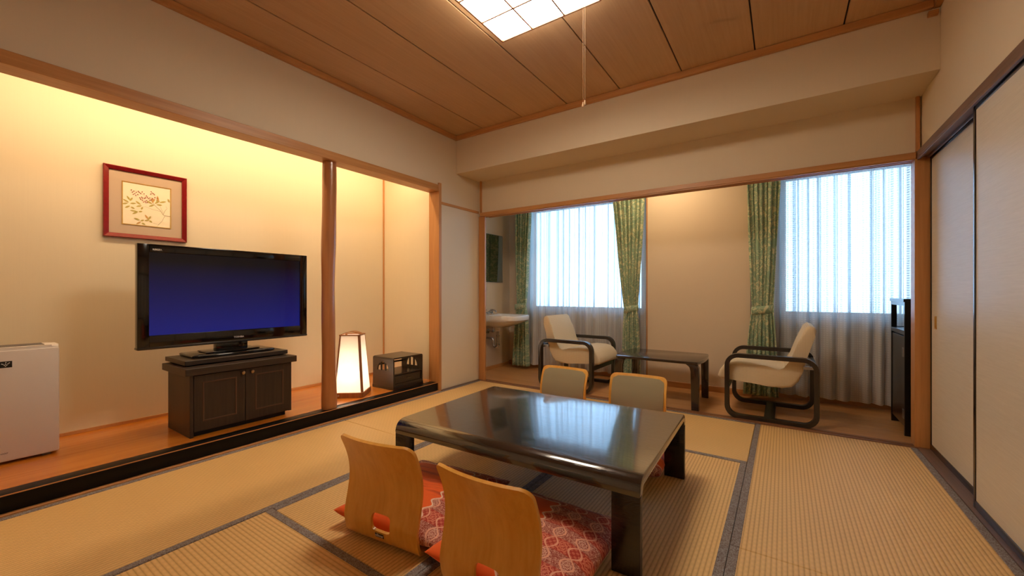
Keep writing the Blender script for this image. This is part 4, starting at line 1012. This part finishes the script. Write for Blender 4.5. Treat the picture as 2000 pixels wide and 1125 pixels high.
def zaisu(label, loc, rz):
    t = thing('legless_chair', label, 'floor chair', loc, rz, 'legless plywood chairs round the low table')
    th = 0.011
    ls = [0, .003, .008, .014, .022, .03] + [.03 + (LH - 0.058 - .03) * i / 22 for i in range(1, 23)]
    ls += [LH - 0.058 + 0.116 * i / 6 for i in range(1, 7)]
    l0 = LH + 0.058; ls += [l0 + (TOT - .035 - l0) * i / 18 for i in range(1, 19)] + [TOT - .028, TOT - .02, TOT - .013, TOT - .007, TOT - .003, TOT]
    hs = 0.075
    ss = [-HWC + (HWC - hs) * i / 5 for i in range(0, 6)] + [-hs + 2 * hs * i / 8 for i in range(1, 9)] + [hs + (HWC - hs) * i / 5 for i in range(1, 6)]
    bm = bmesh.new(); V = {}
    def vert(s, l, off):
        key = (round(s, 5), round(l, 5), off)
        if key not in V: V[key] = bm.verts.new(shell_pt(s, l, off))
        return V[key]
    for off in (0.0, th):
        def q(a, b, c, d): 
            vs = [vert(*a, off), vert(*b, off), vert(*c, off), vert(*d, off)]
            if len(set(vs)) == 4: bm.faces.new(vs)
        for j in range(len(ls) - 1):
            for i in range(len(ss) - 1):
                if abs((ss[i] + ss[i + 1]) / 2) < hs and abs((ls[j] + ls[j + 1]) / 2 - LH) < 0.058: continue
                k0, k1 = half_w(ls[j]) / HWC, half_w(ls[j + 1]) / HWC
                q((ss[i] * k0, ls[j]), (ss[i + 1] * k0, ls[j]), (ss[i + 1] * k1, ls[j + 1]), (ss[i] * k1, ls[j + 1]))
        # ring round the hole
        bs = [-hs + 2 * hs * i / 8 for i in range(9)]; bl = [LH - 0.058 + 0.116 * i / 6 for i in range(7)]
        per = [(s, bl[0]) for s in bs] + [(hs, l) for l in bl[1:]] + [(s, bl[-1]) for s in bs[::-1][1:]] + [(-hs, l) for l in bl[::-1][1:-1]]
        inner = []
        for s, l in per:
            dx, dy = s / hs, (l - LH) / 0.058; n = 5.0
            kq = (abs(dx) ** n + abs(dy) ** n) ** (-1 / n)
            inner.append((0.008 + dx * kq * 0.046, LH + dy * kq * 0.033))
        prev = per
        for f in (0.5, 1.0):
            cur = [(a[0] + (b[0] - a[0]) * f, a[1] + (b[1] - a[1]) * f) for a, b in zip(per, inner)]
            for i in range(len(per)):
                k = (i + 1) % len(per); q(prev[i], prev[k], cur[k], cur[i])
            prev = cur
    be = [e for e in bm.edges if len(e.link_faces) == 1]
    back = {v: vert(k[0], k[1], th) for k, v in list(V.items()) if k[2] == 0.0}
    for e in be:
        a, b = e.verts
        if a in back and b in back: bm.faces.new((a, b, back[b], back[a]))
    sh = finish('plywood_shell', bm, 'ply', t, True, 40)
    # upholstered pads on the inside of back and seat
    for nm, la_, lb_ in (('back_pad', TOT - 0.285, TOT - 0.020), ('seat_pad', 0.02, 0.28)):
        bm = bmesh.new(); W = HWC - 0.016; nn = 16; uvl = bm.loops.layers.uv.verify(); G = {}
        for off in (th + 0.0006, th + 0.012):
            g = []
            for j in range(nn + 1):
                row = []
                for i in range(nn + 1):
                    l = la_ + (lb_ - la_) * j / nn; d = min(l - la_, lb_ - l); r = 0.03
                    k = (W - (r - math.sqrt(max(0, r * r - (r - d) ** 2)) if d < r else 0)) / W
                    s = -W + 2 * W * i / nn
                    e_ = min(1.0, 4.0 * min(i, nn - i) / nn + 0.35) * min(1.0, 4.0 * min(j, nn - j) / nn + 0.35)
                    o_ = off if off < th + 0.005 else th + 0.0006 + 0.0115 * e_
                    row.append((bm.verts.new(shell_pt(s * k, l, o_)), (s, l)))
                g.append(row)
            G[off > th + 0.005] = g
            for j in range(nn):
                for i in range(nn):
                    f = bm.faces.new([g[j][i][0], g[j][i + 1][0], g[j + 1][i + 1][0], g[j + 1][i][0]])
                    for lp, src in zip(f.loops, (g[j][i], g[j][i + 1], g[j + 1][i + 1], g[j + 1][i])): lp[uvl].uv = src[1]
        A, B = G[False], G[True]
        ring = lambda g: [g[0][i][0] for i in range(nn)] + [g[j][nn][0] for j in range(nn)] + [g[nn][i][0] for i in range(nn, 0, -1)] + [g[j][0][0] for j in range(nn, 0, -1)]
        ra, rb = ring(A), ring(B)
        for i in range(len(ra)): k = (i + 1) % len(ra); bm.faces.new((ra[i], ra[k], rb[k], rb[i]))
        finish(nm, bm, 'padcloth', t, True, 60)
    # maker's plate on the back
    PL = LZ(0.048); p0 = shell_pt(0.0, PL, -0.0008)
    ux = Vector((1, 0, 0)); pa = shell_pt(0, PL - 0.005, 0); pb = shell_pt(0, PL + 0.005, 0); uz = (pb - pa).normalized(); n_ = ux.cross(uz).normalized()
    mt = Matrix((ux.to_4d(), uz.to_4d(), n_.to_4d(), Vector((0, 0, 0, 1)))).transposed(); mt.translation = Vector((0, 0, 0)); 
    for k in range(3): mt[3][k] = 0
    mt = Matrix.Translation(p0) @ mt
    bm = bmesh.new(); bx(bm, (-0.021, -0.008, 0.0), (0.021, 0.008, 0.0014), 0.0005, 1, mt); pn_ = finish('maker_plate', bm, 'badge', sh)
    lt = letters('plate_lettering', 'oliver', 0.0180, 'ink', sh, mt @ Matrix.Translation((0, 0.0005, 0.0018)), 0.0003, 0.0003)
    return t
z1 = zaisu('honey plywood legless chair nearest the alcove, back to the viewer', (-1.238, 0.968, 0.0025), math.radians(7.0))
dup(z1, (-0.742, 0.962, 0.0025), math.radians(0.5), 'honey plywood legless chair cut off by the lower edge of the photo')
dup(z1, (-1.290, 2.575, 0.0025), math.radians(178.5), 'legless chair beyond the low table, in front of the left armchair')
dup(z1, (-0.778, 2.600, 0.0025), math.radians(183.0), 'legless chair beyond the low table, in front of the coffee table')

def cushion(label, loc, rz, flip=1, du=0.0):
    A, B, T = 0.262, 0.275, 0.088
    nu = 32
    def outline(u, v):
        # pulled corners, slightly hollow sides
        k = 1 - 0.045 * (1 - u * u) * abs(v) ** 3; m = 1 - 0.045 * (1 - v * v) * abs(u) ** 3
        return u * A * m, v * B * k
    def hgt(u, v): return (max(0, (1 - abs(u) ** 2.8)) ** 0.45) * (max(0, (1 - abs(v) ** 2.8)) ** 0.45)
    bm = bmesh.new(); uvl = bm.loops.layers.uv.verify(); rnd = random.Random(int(loc[0] * 1000))
    ph = rnd.random() * 6
    top, bot = [], []
    for j in range(nu + 1):
        tr_, br_ = [], []
        for i in range(nu + 1):
            u, v = -1 + 2 * i / nu, -1 + 2 * j / nu
            # denser near the rim
            u = math.copysign(1 - (1 - abs(u)) ** 1.5, u); v = math.copysign(1 - (1 - abs(v)) ** 1.5, v)
            x, y_ = outline(u, v); h = hgt(u, v); seam = 0.022 + 0.014 * abs(u * v) ** 4
            wr_ = 0.0025 * math.sin(9 * u + 4 * v + ph) * h + 0.002 * math.sin(17 * v - 6 * u + ph) * (1 - h)
            tv_ = bm.verts.new((x, y_, seam + (T - 0.022) * h + wr_)); tr_.append((tv_, (x * flip + A - du, y_ + B)))
            if i in (0, nu) or j in (0, nu): br_.append((tv_, (x * flip + A - du, y_ + B)))
            else: br_.append((bm.verts.new((x, y_, max(0.0, seam - 0.055 * h))), (x * flip + A - du, y_ + B)))
        top.append(tr_); bot.append(br_)
    for g, rev in ((top, False), (bot, True)):
        for j in range(nu):
            for i in range(nu):
                q = [g[j][i], g[j][i + 1], g[j + 1][i + 1], g[j + 1][i]]
                if rev: q = q[::-1]
                f = bm.faces.new([p[0] for p in q])
                for lp, p in zip(f.loops, q): lp[uvl].uv = p[1]
    o = finish('floor_cushion', bm, 'zab', None, True, 80); o.location = loc; o.rotation_euler = (0, 0, rz)
    return tag(o, label, 'cushion', 'orange brocade floor cushions')
CZ0 = 0.0345
cushion('orange brocade floor cushion on the legless chair nearest the alcove', (-1.280, 1.254, CZ0), math.radians(7), 1, 0.17)
cushion('orange brocade floor cushion beside the near right table leg', (-0.752, 1.248, CZ0), math.radians(0.5), 1, 0.07)
cushion('red floor cushion seen past the right end of the low table', (-0.765, 2.262, CZ0), math.radians(183))
cushion('floor cushion mostly hidden behind the low table, on the left far chair', (-1.300, 2.262, CZ0), math.radians(178.5))
